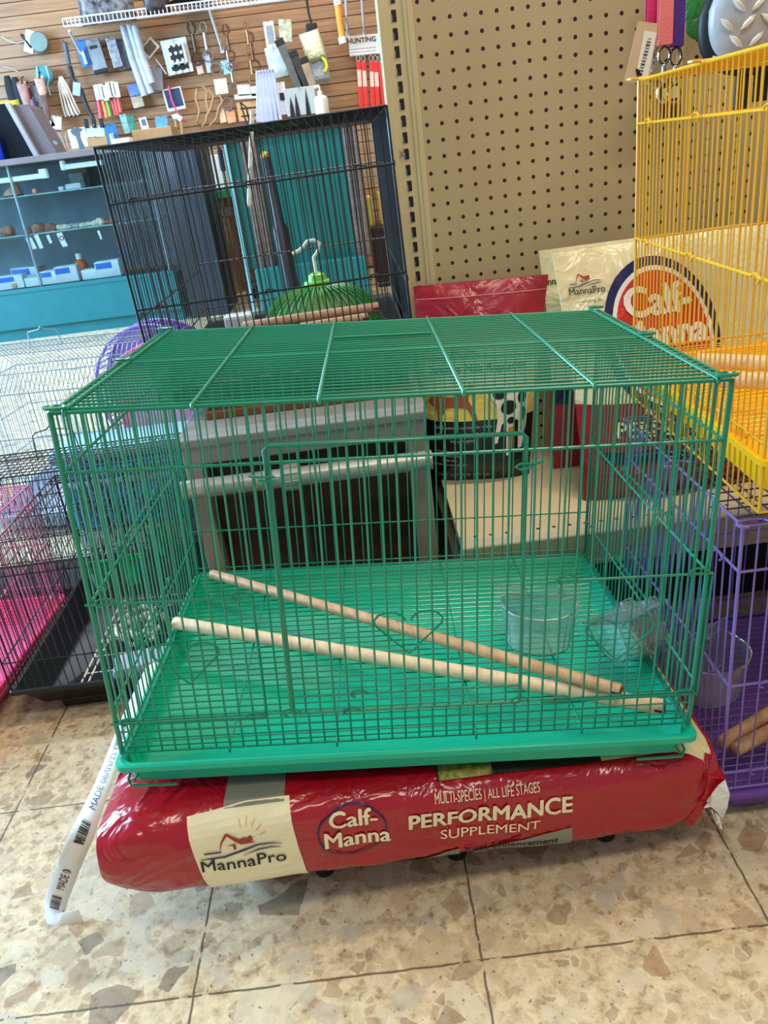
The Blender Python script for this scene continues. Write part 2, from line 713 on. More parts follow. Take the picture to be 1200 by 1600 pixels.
mb = MB()
mb.box((.026, -.388, .188), (1.6, 0, .204))
sh = mb.build('shelf', dots_mat('shelf_paint', (206, 192, 160), 1.139 - 1.0 - GX, 1.1225 - GY + .0001, .0254, .0032, ax=(0, 1), rowmask=(-.366, -.33)), g)
mb = MB()
mb.box((.026, -.391, .150), (1.6, -.386, .2035), bev=.0015)
mb.box((.026, -.394, .150), (1.6, -.390, .158), bev=.0015)
mb.build('shelf_lip', mat('shelf_lip_paint', (176, 166, 138), .4), g)
mb = MB()
mb.box((.026, -.30, 0), (1.6, .018, .12))
mb.build('base_deck', mat('void_shade_base', (26, 22, 20), .7), g)  # near-black colour paints in the shade of the void under the shelf
mb = MB()
mb.box((.012, -.385, .10), (.026, .0, .186))
mb.build('shelf_bracket', mat('dark_bracket_steel', (58, 50, 44), .6), g)

# ------------------------------------------------------------------ wire panel maker
def panel(mb, O, U, V, LU, LV, us, vs, ru, rv, vr=None):
    """wires: at each u in us run along V, at each v in vs run along U"""
    O, U, V = Vector(O), Vector(U), Vector(V)
    for u in us:
        lo, hi = (0, LV)
        if isinstance(u, tuple):
            u, lo, hi = u
        mb.tube([O + U * u + V * lo, O + U * u + V * hi], ru, 5)
    for v in vs:
        lo, hi, r = 0, LU, rv
        if isinstance(v, tuple):
            if len(v) == 2:
                v, r = v
            else:
                v, lo, hi, r = v
        mb.tube([O + U * lo + V * v, O + U * hi + V * v], r, 6)

def frange(n, L):
    return [L * i / n for i in range(n + 1)]

def hook(mb, c, U, V, r=.0075, wr=.0012, flip=1):
    c, U, V = Vector(c), Vector(U), Vector(V)
    pts = []
    for k in range(9):
        a = math.pi * (1.35 * k / 8)
        pts.append(c + U * (r * 1.5 * math.cos(a) * flip) + V * (r * .75 * math.sin(a)))
    mb.tube(pts, wr, 5)

# ------------------------------------------------------------------ green flight cage
gw = [math.radians(a) for a in (-1.917, 4.069, -1.235)]
v_ = Vector(gw)
GR = Matrix.Rotation(v_.length, 4, v_.normalized())
GT = Vector((-.3066, .6642, .2352))
CW, CD, CH = .6, .418, .3695
cage = thing('green_wire_cage', 'large green wire bird cage with green tray resting on the red feed bag', 'bird cage', GT, rot=GR)
GM = Matrix.Translation(GT) @ GR
GMI = GM.inverted()
def gloc(u, v, ax, val):
    o = GMI @ Vector((0, 0, CAMH))
    d = GMI.to_3x3() @ ray(u, v)
    return o + d * ((val - o[ax]) / d[ax])
X, Y, Z = Vector((1, 0, 0)), Vector((0, 1, 0)), Vector((0, 0, 1))
NV = 42
us = frange(NV, CW)
fr = []
for u in us:
    if .187 < u < .416:
        fr += [(u, 0, .041), (u, .333, CH)]
    else:
        fr.append(u)
mb = MB()
panel(mb, (0, 0, 0), X, Z, CW, CH, fr, [(.001, .0013), (.014, .0009), (.027, .0009), (.0405, .0013), (.314, .0016), (CH, .0018)], .00115, .0016)
for x in (0, CW):
    mb.tube([(x, 0, 0), (x, 0, CH)], .0026, 7)
fpan = mb.build('front_panel', G_WIRE, cage, smooth=True)
mb = MB()
dx0, dx1, dz0, dz1 = .1835, .419, .043, .331
mb.tube([(dx0, -.004, dz0), (dx0, -.004, dz1 - .004), (dx0 + .004, -.004, dz1), (dx1 - .004, -.004, dz1), (dx1, -.004, dz1 - .004), (dx1, -.004, dz0)], .0021, 7)
n = 16
for i in range(1, n):
    x = dx0 + (dx1 - dx0) * i / n
    mb.tube([(x, -.002, .041), (x, -.002, dz1)], .00115, 5)
mb.tube([(dx0, -.003, .062), (dx1, -.003, .062)], .0014, 5)
mb.tube([(dx0, -.003, .041), (dx1, -.003, .041)], .0014, 5)
for x, z in ((dx0, .043), (dx1, .043), (.254, .062), (.245, .041)):
    hook(mb, (x, -.005, z + .001), X, Z, .006)
door = mb.build('front_door', G_WIRE, cage, smooth=True)
for x0, x1, s in ((dx0 - .016, dx0 + .006, 1), (dx1 + .016, dx1 - .006, -1)):
    mb = MB()
    mb.tube([(x0, -.002, .303), (x0 + s * .008, -.006, .3025), (x1, -.009, .304), (x1 + s * .005, -.010, .3015), (x1, -.010, .299), (x0 + s * .009, -.007, .300)], .0014, 5)
    mb.build('door_latch', G_WIRE, door, smooth=True)
for x0, x1, hx in ((-.004, .157, (.016, .147)), (.443, .604, (.462, .590))):
    mb = MB()
    mb.tube([(x0, -.0035, .180), (x1, -.0035, .180), (x1, -.0025, .178), (x1, -.0025, .042), (x1, -.0035, .040), (x0, -.0035, .040)], .0015, 6)
    for z in (.180, .040):
        for x in hx:
            hook(mb, (x, -.0048, z + .002), X, Z, .0065)
    mb.build('feeder_door', G_WIRE, cage, smooth=True)
def heart(cx, cz, w, h):
    pts = []
    for k in range(7):
        a = math.pi * (.05 + 1.05 * k / 6)
        pts.append((cx - w * .27 + w * .23 * math.cos(a), -.003, cz + h * .28 + h * .22 * math.sin(a)))
    pts.append((cx, -.003, cz - h * .5))
    q = [(2 * cx - p[0], p[1], p[2]) for p in pts[:-1]]
    return pts + q[::-1]
for cx, cz in ((.084, .108), (.307, .131), (.517, .110)):
    mb = MB()
    mb.tube(heart(cx, cz, .068, .048), .0012, 5)
    mb.build('heart_ornament', G_WIRE, fpan, smooth=True)
mb = MB()
panel(mb, (0, CD, 0), X, Z, CW, CH, us, [(.001, .0013), (.008, .0011), (.07, .0012), (.314, .0014), (CH, .0018)], .0010, .0014)
for x in (0, CW):
    mb.tube([(x, CD, 0), (x, CD, CH)], .0024, 7)
mb.build('back_panel', G_WIRE, cage, smooth=True)
for x, s in ((0, -1), (CW, 1)):
    mb = MB()
    panel(mb, (x, 0, 0), Y, Z, CD, CH, frange(30, CD), [(.001, .0014), (.055, .0013), (.18, .0015), (.314, .0015), (CH, .0017)], .00115, .0014)
    mb.build('side_panel', G_WIRE, cage, smooth=True)
    mb = MB()
    mb.tube([(x + s * .003, .285, .188), (x + s * .003, .11, .188), (x + s * .003, .11, .062), (x + s * .003, .285, .062)], .0015, 6)
    for z in (.188, .062):
        for y in (.12, .275):
            hook(mb, (x + s * .0045, y, z - .001), Y, Z, .0065)
    mb.build('side_feeder_door', G_WIRE, cage, smooth=True)
mb = MB()
bars = [.013, .125, .236, .363, .478, .587]
panel(mb, (0, 0, CH), X, Y, CW, CD, [], [(CD * i / 32, .0012) for i in range(33)] + [(.012, .0017), (.21, .0019), (CD - .003, .0019), (0, .0019)], .0, .0013)
for x in bars:
    mb.tube([(x, -.003, CH - .003), (x, -.002, CH + .002), (x, CD, CH + .0025)], .0019, 6)
mb.tube([(0, 0, CH), (0, CD, CH)], .0018, 6)
mb.tube([(CW, 0, CH), (CW, CD, CH)], .0018, 6)
mb.tube([(.240, .285, CH + .004), (.358, .285, CH + .004)], .0018, 6)
tpan = mb.build('top_panel', G_WIRE, cage, smooth=True)
for x, y in ((0, 0), (CW, 0), (0, CD), (CW, CD), (0, .21), (CW, .21)):
    mb = MB()
    s = -1 if x < .1 else 1
    for q in (0, .004):
        pts = [(x + s * (.001) + .0095 * math.cos(a) - s * .006, y + .0055 * math.sin(a), CH + .003 + q * .5) for a in [2 * math.pi * k / 12 for k in range(12)]]
    mb.tube(pts, .0017, 5, closed=True)
    mb.build('corner_clip', G_WIRE, tpan, smooth=True)
mb = MB()
panel(mb, (.006, .006, .003), X, Y, CW - .012, CD - .012, [(.108, 0, CD - .012), (.221, 0, CD - .012), (.368, 0, CD - .012), (.480, 0, CD - .012), (0, 0, CD - .012), (CW - .012, 0, CD - .012)], [((CD - .012) * i / 33, .00095) for i in range(34)], .0013, .0011)
for x in (.114, .227, .374, .486):
    mb.tube([(x, .006, .003), (x, -.003, .0015), (x, -.003, -.003)], .0013, 5)
mb.build('floor_grate', G_WIRE, cage, smooth=True)
# tray: an open pan with a rounded lip
def tray(mb, x0, y0, x1, y1, ztop, zbot, inset, t=.0025, lip=.007, rc=.012):
    def loop(ins, z, rad):
        pts = []
        for cx, cy, a0 in ((x1 - ins - rad, y0 + ins + rad, -90), (x1 - ins - rad, y1 - ins - rad, 0), (x0 + ins + rad, y1 - ins - rad, 90), (x0 + ins + rad, y0 + ins + rad, 180)):
            for k in range(5):
                a = math.radians(a0 + 90 * k / 4)
                pts.append(Vector((cx + rad * math.cos(a), cy + rad * math.sin(a), z)))
        return pts
    prof = [(inset + .012, zbot, .01), (inset, zbot + .004, rc), (lip + .002, ztop - .005, rc), (lip * .6, ztop - .009, rc), (0, ztop - .007, rc), (0, ztop - .001, rc), (.002, ztop, rc), (lip, ztop, rc), (lip + .003, ztop - .003, rc), (inset + t, zbot + t + .005, rc), (inset + t + .006, zbot + t, rc)]
    b = len(mb.v)
    n = 20
    for ins, z, rad in prof:
        mb.v += loop(ins, z, rad)
    for i in range(len(prof) - 1):
        for k in range(n):
            l = (k + 1) % n
            mb.face((b + i * n + k, b + i * n + l, b + (i + 1) * n + l, b + (i + 1) * n + k))
    mb.face(tuple(b + k for k in range(n))[::-1])
    mb.face(tuple(b + (len(prof) - 1) * n + k for k in range(n)))
mb = MB()
tray(mb, -.006, -.019, CW + .006, CD + .006, -.003, -.036, .013)
mb.build('tray', G_PLAST, cage, smooth=True)
for x, s in ((.006, 1), (CW - .006, -1)):
    mb = MB()
    mb.tube([(x, .0, -.002), (x + s * .002, -.006, -.018), (x - s * .001, -.010, -.026), (x + s * .002, -.012, -.033), (x + s * .05, -.012, -.034)], .0016, 5)
    mb.tube([(x + s * .016, -.002, -.012), (x + s * .003, -.010, -.031)], .0014, 5)
    mb.build('wire_foot', G_WIRE, cage, smooth=True)

# perches
def perch(name, label, a, b, r, m, group=None, frame=None, notch=True):
    a, b = Vector(a), Vector(b)
    if frame:
        a, b = frame @ a, frame @ b
    o = thing(name, label, 'perch', a, group=group)
    d = b - a
    mb = MB()
    mb.tube([d * 0, d * .004, d * .35, d * .7, d * .996, d], r, 18, rs=[r * .9, r, r * 1.02, r, r, r * .9])
    mb.build('dowel', m, o, smooth=True)
    if notch:
        mb = MB()
        t = d.normalized()
        sd = t.cross(Z).normalized()
        for q, s in ((d, -1),):
            M = Matrix.Translation(q + t * s * .004) @ Matrix((t, sd, t.cross(sd) * -1)).transposed().to_4x4()
            mb.box((-.0055, -r * 1.03, -.0016), (.0055, r * 1.03, .0016), M)
        mb.build('end_notch', mat('notch_dark_wood', (70, 44, 26), .8), o)
    return o
p1a, p1b = gloc(331, 897, 2, .014), gloc(970, 1079, 2, .033)
perch('wooden_perch', 'darker wooden dowel perch lying across the back of the green cage floor', p1a, p1b, .0072, TAN, 'loose perches in the green cage', GM)
p2a, p2b = gloc(273, 973, 2, .014), gloc(1038, 1105, 2, .014)
perch('wooden_perch', 'paler thicker wooden dowel perch lying nearest the green cage front', p2a, p2b, .0086, BEECH, 'loose perches in the green cage', GM)

def feeder_cup(label, M, sc=1.):
    o = thing('clear_feeder_cup', label, 'feeder cup', M.to_translation(), rot=M.to_3x3().to_4x4(), group='clear acrylic feeder cups')
    w, d, h, t = .046 * sc, .062 * sc, .055 * sc, .0018
    def outline(k, ins):
        pts = [(-w + ins, ins)]
        for j in range(13):
            a = math.pi * j / 12
            pts.append((-(w - ins) * math.cos(a), -(d * .35 + (d * .65 - ins) * math.sin(a))))
        pts.append((w - ins, ins))
        return [(x * k, y * k) for x, y in pts]
    mb = MB()
    rows = []
    for ins, z, k in ((0, 0, .86), (0, h, 1.), (t, h, 1.), (t, t, .86)):
        rows.append([Vector((x, y if y < 0 else -ins, z)) for x, y in outline(k, ins)])
    n = len(rows[0])
    for r_ in rows:
        mb.v += r_
    for i in range(3):
        for k in range(n):
            l = (k + 1) % n
            mb.face((i * n + k, i * n + l, (i + 1) * n + l, (i + 1) * n + k))
    mb.face(tuple(range(n))[::-1])
    mb.face(tuple(range(3 * n, 4 * n)))
    mb.build('cup', CLEAR, o)
    mb = MB()
    mb.tube([Vector((x, y, h)) for x, y in outline(1., t * .5)], .0011, 5, closed=True)
    mb.build('rim', CLEAR, o)
    mb = MB()
    mb.box((-w * 1.15, 0, 0), (w * 1.15, .002, h * 1.25))
    mb.box((-w * .7, .002, h * .9), (-w * .5, .008, h * 1.2))
    mb.box((w * .5, .002, h * .9), (w * .7, .008, h * 1.2))
    mb.build('back_plate', CLEAR, o)
    return o
ca = gloc(842, 1010, 2, .006)
feeder_cup('clear acrylic feeder cup standing upright, left of the two in the green cage', GM @ Matrix.Translation((ca.x + .004, ca.y + .03, .006)) @ Matrix.Rotation(math.radians(-8), 4, 'Z'))
cb = gloc(945, 1045, 2, .006)
feeder_cup('clear acrylic feeder cup tipped on its side, right of the two in the green cage', GM @ Matrix.Translation((cb.x + .0, cb.y + .025, .052)) @ Matrix.Rotation(math.radians(20), 4, 'Z') @ Matrix.Rotation(math.radians(78), 4, 'Y') @ Matrix.Rotation(math.radians(60), 4, 'Z'), .95)
# ------------------------------------------------------------------ red feed bag with platform
pf = thing('wheeled_platform', 'low black platform on stubby feet hidden under the red feed bag', 'platform', (0, .84, 0))
mb = MB()
mb.box((-.26, -.15, .034), (.27, .16, .046))
for v in mb.v:
    if v.z > .04:
        v.z = .052 - .06 * v.x
mb.build('deck', BLACKP, pf)
for x, y in ((-.215, -.135), (-.125, -.15), (-.02, -.14), (.035, -.15), (.215, -.15), (-.22, .14), (.22, .14)):
    mb = MB()
    mb.lathe((x, y, 0), [(.009, 0), (.012, .003), (.012, .022), (.010, .035)], 16)
    mb.build('foot', BLACKP, pf, smooth=True)

B0, B1 = -.340, .334
BYC, BAY = .838, .222
def bag_s(x):
    return (x - B0) / (B1 - B0)
def bag_zc(x):
    return .1355 - .043 * bag_s(x)
def bag_az(x):
    return .055 + .001 * bag_s(x)
def bag_dims(x):
    s = bag_s(x)
    e0 = max(0, 1 - s / .07)
    e1 = max(0, 1 - (1 - s) / .10)
    az = bag_az(x) * (1 - .36 * e0 ** 2 - .34 * e1 ** 1.7)
    ay = BAY * (1 - .05 * e0 ** 2 - .09 * e1 ** 2)
    return az, ay, min(.026, az * .6), e0, e1
def bag_surf(x, dy, dz, nrm, off):
    """dy,dz offsets from the section centre, nrm outward direction"""
    az, ay, rc, e0, e1 = bag_dims(x)
    s = bag_s(x)
    t = max(0, min(1, dz / az * .5 + .5))
    c = Vector((x, BYC - .013 + .045 * s + dy, bag_zc(x) + dz - .038 * (dy + ay) * t + .003 * e1))
    q = Vector((x * 9, c.y * 9, c.z * 14))
    w = .0042 * noise.noise(q) + .0024 * noise.noise(q * 2.7 + Vector((3, 1, 5)))
    w += .0016 * abs(noise.noise(q * 5.1 + Vector((8, 2, 1)))) + .004 * abs(noise.noise(q * 1.9 + Vector((1, 7, 2)))) * (e0 + e1)
    if nrm.z > .6:
        w = w * .45 - .001
    return c + nrm * (w + off)
def bag_front(X_, Zw, off=.0012):
    az, ay, rc, e0, e1 = bag_dims(X_)
    dz = max(-az * .97, min(az * .985, Zw - bag_zc(X_)))
    q = abs(dz) - (az - rc)
    y, n = -ay, Vector((0, -1, 0))
    if q > 0:
        y = -ay + rc - math.sqrt(max(0, rc * rc - q * q))
        n = Vector((0, -math.sqrt(max(0, 1 - (q / rc) ** 2)) - .001, math.copysign(q / rc, dz))).normalized()
    return bag_surf(X_, y - .005 * (1 - (dz / az) ** 2), dz, n, off)
def bag_top(X_, Yw, off=.0012):
    az, ay, rc, e0, e1 = bag_dims(X_)
    dy = max(-ay * .995, min(ay * .995, Yw - (BYC - .013 + .045 * bag_s(X_))))
    q = abs(dy) - (ay - rc)
    z, n = az, Vector((0, 0, 1))
    if q > 0:
        z = az - rc + math.sqrt(max(0, rc * rc - q * q))
        n = Vector((0, math.copysign(q / rc, dy), math.sqrt(max(0, 1 - (q / rc) ** 2)) + .001)).normalized()
    return bag_surf(X_, dy, z, n, off)
def bag_section(x):
    az, ay, rc, e0, e1 = bag_dims(x)
    out = []
    def arc(cy, cz, a0):
        for k in range(6):
            a = math.radians(a0 + 90 * k / 5)
            n = Vector((0, math.cos(a), math.sin(a)))
            out.append((cy + rc * n.y, cz + rc * n.z, n))
    NF, NT = 12, 26
    for k in range(1, NF):
        dz = -(az - rc) + 2 * (az - rc) * k / NF
        out.append((-ay - .005 * (1 - (dz / az) ** 2), dz, Vector((0, -1, 0))))
    fr = []
    arcs = []
    def arcp(cy, cz, a0, a1, front=False):
        for k in range(6):
            a = math.radians(a0 + (a1 - a0) * k / 5)
            n = Vector((0, math.cos(a), math.sin(a)))
            z_ = cz + rc * n.z
            bul = .005 * (1 - (z_ / az) ** 2) if n.y < 0 else 0
            out.append((cy + rc * n.y - bul, z_, n))
    arcp(-ay + rc, az - rc, 180, 90)
    for k in range(1, NT):
        out.append((-(ay - rc) + 2 * (ay - rc) * k / NT, az, Vector((0, 0, 1))))
    arcp(ay - rc, az - rc, 90, 0)
    for k in range(1, 5):
        out.append((ay, (az - rc) * (1 - 2 * k / 5), Vector((0, 1, 0))))
    arcp(ay - rc, -az + rc, 0, -90)
    for k in range(1, 14):
        out.append(((ay - rc) * (1 - 2 * k / 14), -az, Vector((0, 0, -1))))
    arcp(-ay + rc, -az + rc, -90, -180)
    return [bag_surf(x, a_, b_, n_, 0) for a_, b_, n_ in out]
def spow(v, e):
    return math.copysign(abs(v) ** e, v)
RED = film_mat('red_bag_film', (168, 12, 34), .2, .55, 15)
bag = thing('feed_bag', 'large shiny red feed bag lying under the green cage with cream logo patch', 'feed bag', (0, BYC, .058))
BI = Matrix.Translation((0, -BYC, -.058))
def bmb():
    return MB()
mb = MB()
xs = [B0 + (B1 - B0) * i / 110 for i in range(111)]
for i, x in enumerate(xs):
    sec = bag_section(x)
    NA = len(sec)
    for k in range(NA):
        mb.v.append(BI @ sec[k])
for i in range(110):
    for k in range(NA):
        l = (k + 1) % NA
        mb.face((i * NA + k, i * NA + l, (i + 1) * NA + l, (i + 1) * NA + k))
for i, sx_ in ((0, .018), (110, -.022)):
    # tucked gusset ends
    c = BI @ Vector((xs[i] + sx_, BYC, bag_zc(xs[i])))
    n0 = len(mb.v)
    for k in range(NA):
        p = mb.v[i * NA + k].copy()
        q = Vector((xs[i] + sx_ * .8, p.y * .93, c.z + (p.z - c.z) * .35))
        mb.v.append(q)
    for k in range(NA):
        l = (k + 1) % NA
        mb.face((i * NA + k, i * NA + l, n0 + l, n0 + k))
    mb.v.append(c)
    for k in range(NA):
        mb.face((n0 + k, n0 + (k + 1) % NA, len(mb.v) - 1))
mb.build('bag_body', RED, bag, smooth=True)
INK_CREAM = mat('cream_print', (236, 226, 186), .4, var=.03)
INK_NAVY = mat('navy_print', (34, 32, 84), .4, var=.03)
INK_GREY = mat('grey_print', (128, 128, 116), .45, var=.08)
INK_BROWN = mat('russet_print', (160, 44, 26), .45)
INK_GOLD = mat('gold_print', (222, 176, 110), .5)
def manna_logo(parent, fn, sc, rot, dark=None, sun=True, name='brand_logo'):
    """fn(x,y,off) -> local point; logo about 1.0 wide at sc=1"""
    T = lambda sh: xform(sh, 0, 0, rot, sc)
    f1 = lambda x, y: fn(x, y, .0024)
    mb = MB()
    house = [(-.42, .06), (-.36, .26), (-.27, .40), (-.06, .27), (.03, .22), (.09, .30), (.13, .27), (.16, .31), (.2, .27), (.2, .16), (.24, .14), (.06, .13), (-.06, .16), (-.16, .27), (-.27, .35), (-.33, .24), (-.40, .06)]
    put2d(mb, T(fill2d([(-.27, .41), (-.03, .26), (.06, .30), (.12, .27), (.16, .33), (.22, .27), (.2, .17), (.27, .14), (.08, .13), (-.02, .13), (-.26, .35)], 1)), f1)
    put2d(mb, T(line2d([(-.42, .04), (-.38, .2), (-.27, .38)], [.01, .03, .05])), f1)
    put2d(mb, T(fill2d([(-.30, .12), (-.12, .16), (-.11, .02), (-.16, .02), (-.17, .12)], 1)), f1)
    mb.build(name + '_house', INK_BROWN, parent)
    if sun:
        mb = MB()
        for a in (20, 42, 64, 86, 108):
            c, s = math.cos(math.radians(a)), math.sin(math.radians(a))
            put2d(mb, T(line2d([(.1 + .26 * c, .22 + .26 * s), (.1 + .4 * c, .22 + .4 * s)], .018)), f1)
        mb.build(name + '_sunrays', INK_GOLD, parent)
    mb = MB()
    put2d(mb, T(line2d([(-.72, -.01), (-.4, -.01)], .035)), f1)
    put2d(mb, T(line2d([(-.8, -.12), (-.6, -.14), (-.35, -.12), (0, -.02), (.3, .06), (.55, .07), (.75, .02)], [.01, .035, .04, .045, .04, .03, .01])), f1)
    put2d(mb, T(line2d([(.0, -.14), (.3, -.06), (.55, -.03), (.72, -.06)], [.01, .035, .03, .01])), f1)
    mb.build(name + '_waves', dark or INK_NAVY, parent)
    mb = MB()
    t = text2d('MannaPro', .40, .004, 1.0, 1)
    put2d(mb, T(xform(t, -.02, -.44)), f1)
    mb.build(name + '_lettering', dark or BLACKINK, parent)
def px_front(u, v, y=None):
    p = at(u, v, .600 + .045 * min(1, max(0, (u - 130) / 1000)))
    return p.x, p.z
# tilt of the print follows the bag
slope = (bag_zc(.3) - bag_zc(-.3)) / .6
rotp = math.atan(slope)
def ff(x, z, off):
    return BI @ bag_front(x, z, off)
# cream patch
mb = MB()
x0 = px_front(300, 1330)[0]
x1 = px_front(462, 1320)[0]
zc_, az_ = bag_zc(x0), bag_az(x0)
sh = rect2d(0, 0, 1, 1, 12, 16)
put2d(mb, sh, lambda x, y: BI @ bag_front(x0 + (x1 - x0) * x + .006 * (1 - y), bag_zc(x0) + az_ * (-.90 + 1.82 * y), .0012))
patch = mb.build('cream_patch', INK_CREAM, bag)
cx, cz = px_front(380, 1322)
manna_logo(patch, lambda x, z, off: ff(cx + x, cz + z, off), .055, rotp)
# round mark
cx2, cz2 = px_front(551, 1297)
rr = abs(px_front(606, 1300)[0] - px_front(494, 1300)[0]) / 2
mb = MB()
put2d(mb, ring2d(cx2, cz2, rr, rr * .86, .0018), lambda x, z: ff(x, z, .0014))
badge = mb.build('round_badge', INK_NAVY, bag)
mb = MB()
for w_, dz, s_ in (('Calf-', .013, .027), ('Manna', -.011, .027)):
    t = text2d(w_, s_, .0007, 1.0, 1)
    put2d(mb, xform(t, cx2 + (.002 if w_ == 'Calf-' else .003), cz2 + dz - .006, rotp), lambda x, z: ff(x, z, .0018))
mb.build('badge_lettering', INK_CREAM, badge)
for w_, (u, v), s_, b_ in (('MULTI-SPECIES | ALL LIFE STAGES', (762, 1246), .0125, 0), ('PERFORMANCE', (766, 1277), .0275, .0009), ('SUPPLEMENT', (765, 1298), .0175, 0.)):
    x, z = px_front(u, v)
    t = text2d(w_, s_, b_, 1.0, 1)
    wd = max(p[0] for p in t[0]) - min(p[0] for p in t[0])
    want = {'M': px_front(846, 1240)[0] - px_front(680, 1240)[0], 'P': px_front(894, 1270)[0] - px_front(636, 1270)[0], 'S': px_front(844, 1290)[0] - px_front(688, 1290)[0]}[w_[0]]
    kx = want / wd
    t = ([(px * kx, py) for px, py in t[0]], t[1])
    mb = MB()
    put2d(mb, xform(t, x, z, rotp - .01), lambda x, z: ff(x, z, .0018))
    mb.build('printed_lettering', INK_CREAM, bag)
# grey swoosh at the lower edge with dark lettering
mb = MB()
xa, xb = px_front(645, 1320)[0], px_front(892, 1300)[0]
for (xs0, xs1, a0, a1) in ((xa, xa + .05, -.93, -.45), (xa + .065, xb, -.97, -.36)):
    put2d(mb, rect2d(0, 0, 1, 1, 20, 6), lambda x, y: BI @ bag_front(xs0 + (xs1 - xs0) * x, bag_zc(.1) + bag_az(.1) * (a0 + (a1 - a0) * y * (.55 + .45 * x)), .0012))
mb.build('grey_swoosh', INK_GREY, bag)
mb = MB()
t = text2d('Coat Enhancement', .0135, .0003, 1., 1)
x, z = px_front(798, 1312)
put2d(mb, xform(t, x, bag_zc(x) - .038, rotp), lambda x, z: ff(x, z, .0018))
mb.build('printed_lettering', BLACKINK, bag)
# top face prints: grey square, dark photograph, cream end
def tt(x, y, off=.0013):
    yf = .603 + .045 * bag_s(x) + .014
    return BI @ bag_top(x, yf + (y - .62), off)
mb = MB()
put2d(mb, rect2d(-.205, .62, -.142, .70, 8, 10), tt)
mb.build('grey_label_square', INK_GREY, bag)
PHOTO = film_mat('dark_photo_print', (34, 26, 18), .5, .3, 20)
mb = MB()
put2d(mb, rect2d(.02, .62, .215, .95, 20, 30), tt)
mb.build('photo_print', PHOTO, bag)
mb = MB()
put2d(mb, rect2d(.022, .62, .080, .70, 8, 8), lambda x, y: tt(x, y, .0018))
mb.build('straw_print', mat('straw_print_ink', (150, 140, 70), .5, var=.6, vscale=120), bag)
mb = MB()
put2d(mb, rect2d(.20, .62, .328, .98, 16, 30), lambda x, y: tt(x, y, .0022))
mb.build('cream_top_print', film_mat('cream_bag_film', (226, 214, 160), .25, .5, 18), bag)
# torn white paper hanging at the right end
mb = MB()
pa = [(1100, 1262), (1103, 1252), (1112, 1240), (1122, 1227), (1133, 1218), (1140, 1240), (1136, 1262), (1128, 1280), (1120, 1268), (1110, 1260)]
pts = [BI @ at(u, v, .645 + .004 * math.sin(i * 2)) for i, (u, v) in enumerate(pa)]
mb.poly(pts)
mb.poly([BI @ at(u, v, .644) for u, v in ((1116, 1268), (1124, 1276), (1129, 1296), (1124, 1293))])
mb.poly([BI @ at(u, v, .644) for u, v in ((1110, 1264), (1113, 1266), (1118, 1280), (1124, 1288), (1120, 1288))])
o = mb.build('torn_paper', WHITE, bag)
md = o.modifiers.new('thick', 'SOLIDIFY')
md.thickness = .0008
# right corner flap of the bag end
mb = MB()
fl = [at(1072, 1200, .66), at(1135, 1218, .65), at(1128, 1228, .65), at(1100, 1262, .648), at(1084, 1288, .648), at(1070, 1290, .652), at(1074, 1250, .655)]
mb.poly([BI @ p for p in fl])
mb.poly([BI @ p for p in (at(1072, 1200, .66), at(1135, 1218, .65), Vector((.345, .80, .115)), Vector((.31, .80, .135)))])
mb.poly([BI @ p for p in (Vector((.345, .80, .12)), at(1135, 1218, .65), at(1100, 1262, .645), Vector((.345, .80, .07)))])
o = mb.build('end_fold', RED, bag)
md = o.modifiers.new('thick', 'SOLIDIFY')
md.thickness = .001
# paper closing strip along the left end
def strip_c(t):
    P = [atz(240, 1035, .178), atz(203, 1115, .180), atz(170, 1200, .170), atz(134, 1290, .130), atz(104, 1362, .065), atz(86, 1415, .018), atz(92, 1440, .004), atz(128, 1436, .006)]
    f = t * (len(P) - 1)
    i = min(int(f), len(P) - 2)
    q = f - i
    p0, p1, p2, p3 = P[max(i - 1, 0)], P[i], P[i + 1], P[min(i + 2, len(P) - 1)]
    return .5 * ((2 * p1) + (p2 - p0) * q + (2 * p0 - 5 * p1 + 4 * p2 - p3) * q * q + (3 * p1 - p0 - 3 * p2 + p3) * q ** 3)
def stripP(t, w, off=0.):
    c = strip_c(t)
    d = (strip_c(min(t + .01, 1)) - strip_c(max(t - .01, 0))).normalized()
    side = Vector((.88, 0, .42))
    side = (side - d * side.dot(d)).normalized()
    n_ = d.cross(side).normalized()
    if n_.z < 0:
        n_ = -n_
    return BI @ (c + side * w + n_ * off)
SW_ = .0135
mb = MB()
put2d(mb, rect2d(0, -SW_, 1, SW_, 60, 2), lambda x, y: stripP(x, y))
o = mb.build('closing_strip', WHITE, bag, smooth=True)
md = o.modifiers.new('thick', 'SOLIDIFY')
md.thickness = .0006
mb = MB()
L_ = .68
for t0 in (.30, .55):
    t = text2d('MADE 06/03/22 KA', .0145, 0, 1., 1)
    put2d(mb, t, lambda x, y: stripP(t0 - x / L_, .005 - y, .0012))
random.seed(3)
for t0 in (.415, .665, .16):
    x = 0
    while x < .045:
        w_ = random.choice((.0008, .0014, .0022))
        put2d(mb, rect2d(x, -.006, x + w_, .006, 1, 1), lambda a, b: stripP(t0 + a / L_, b, .0012))
        x += w_ + random.choice((.0008, .0012, .002))
mb.build('strip_printing', BLACKINK, bag)
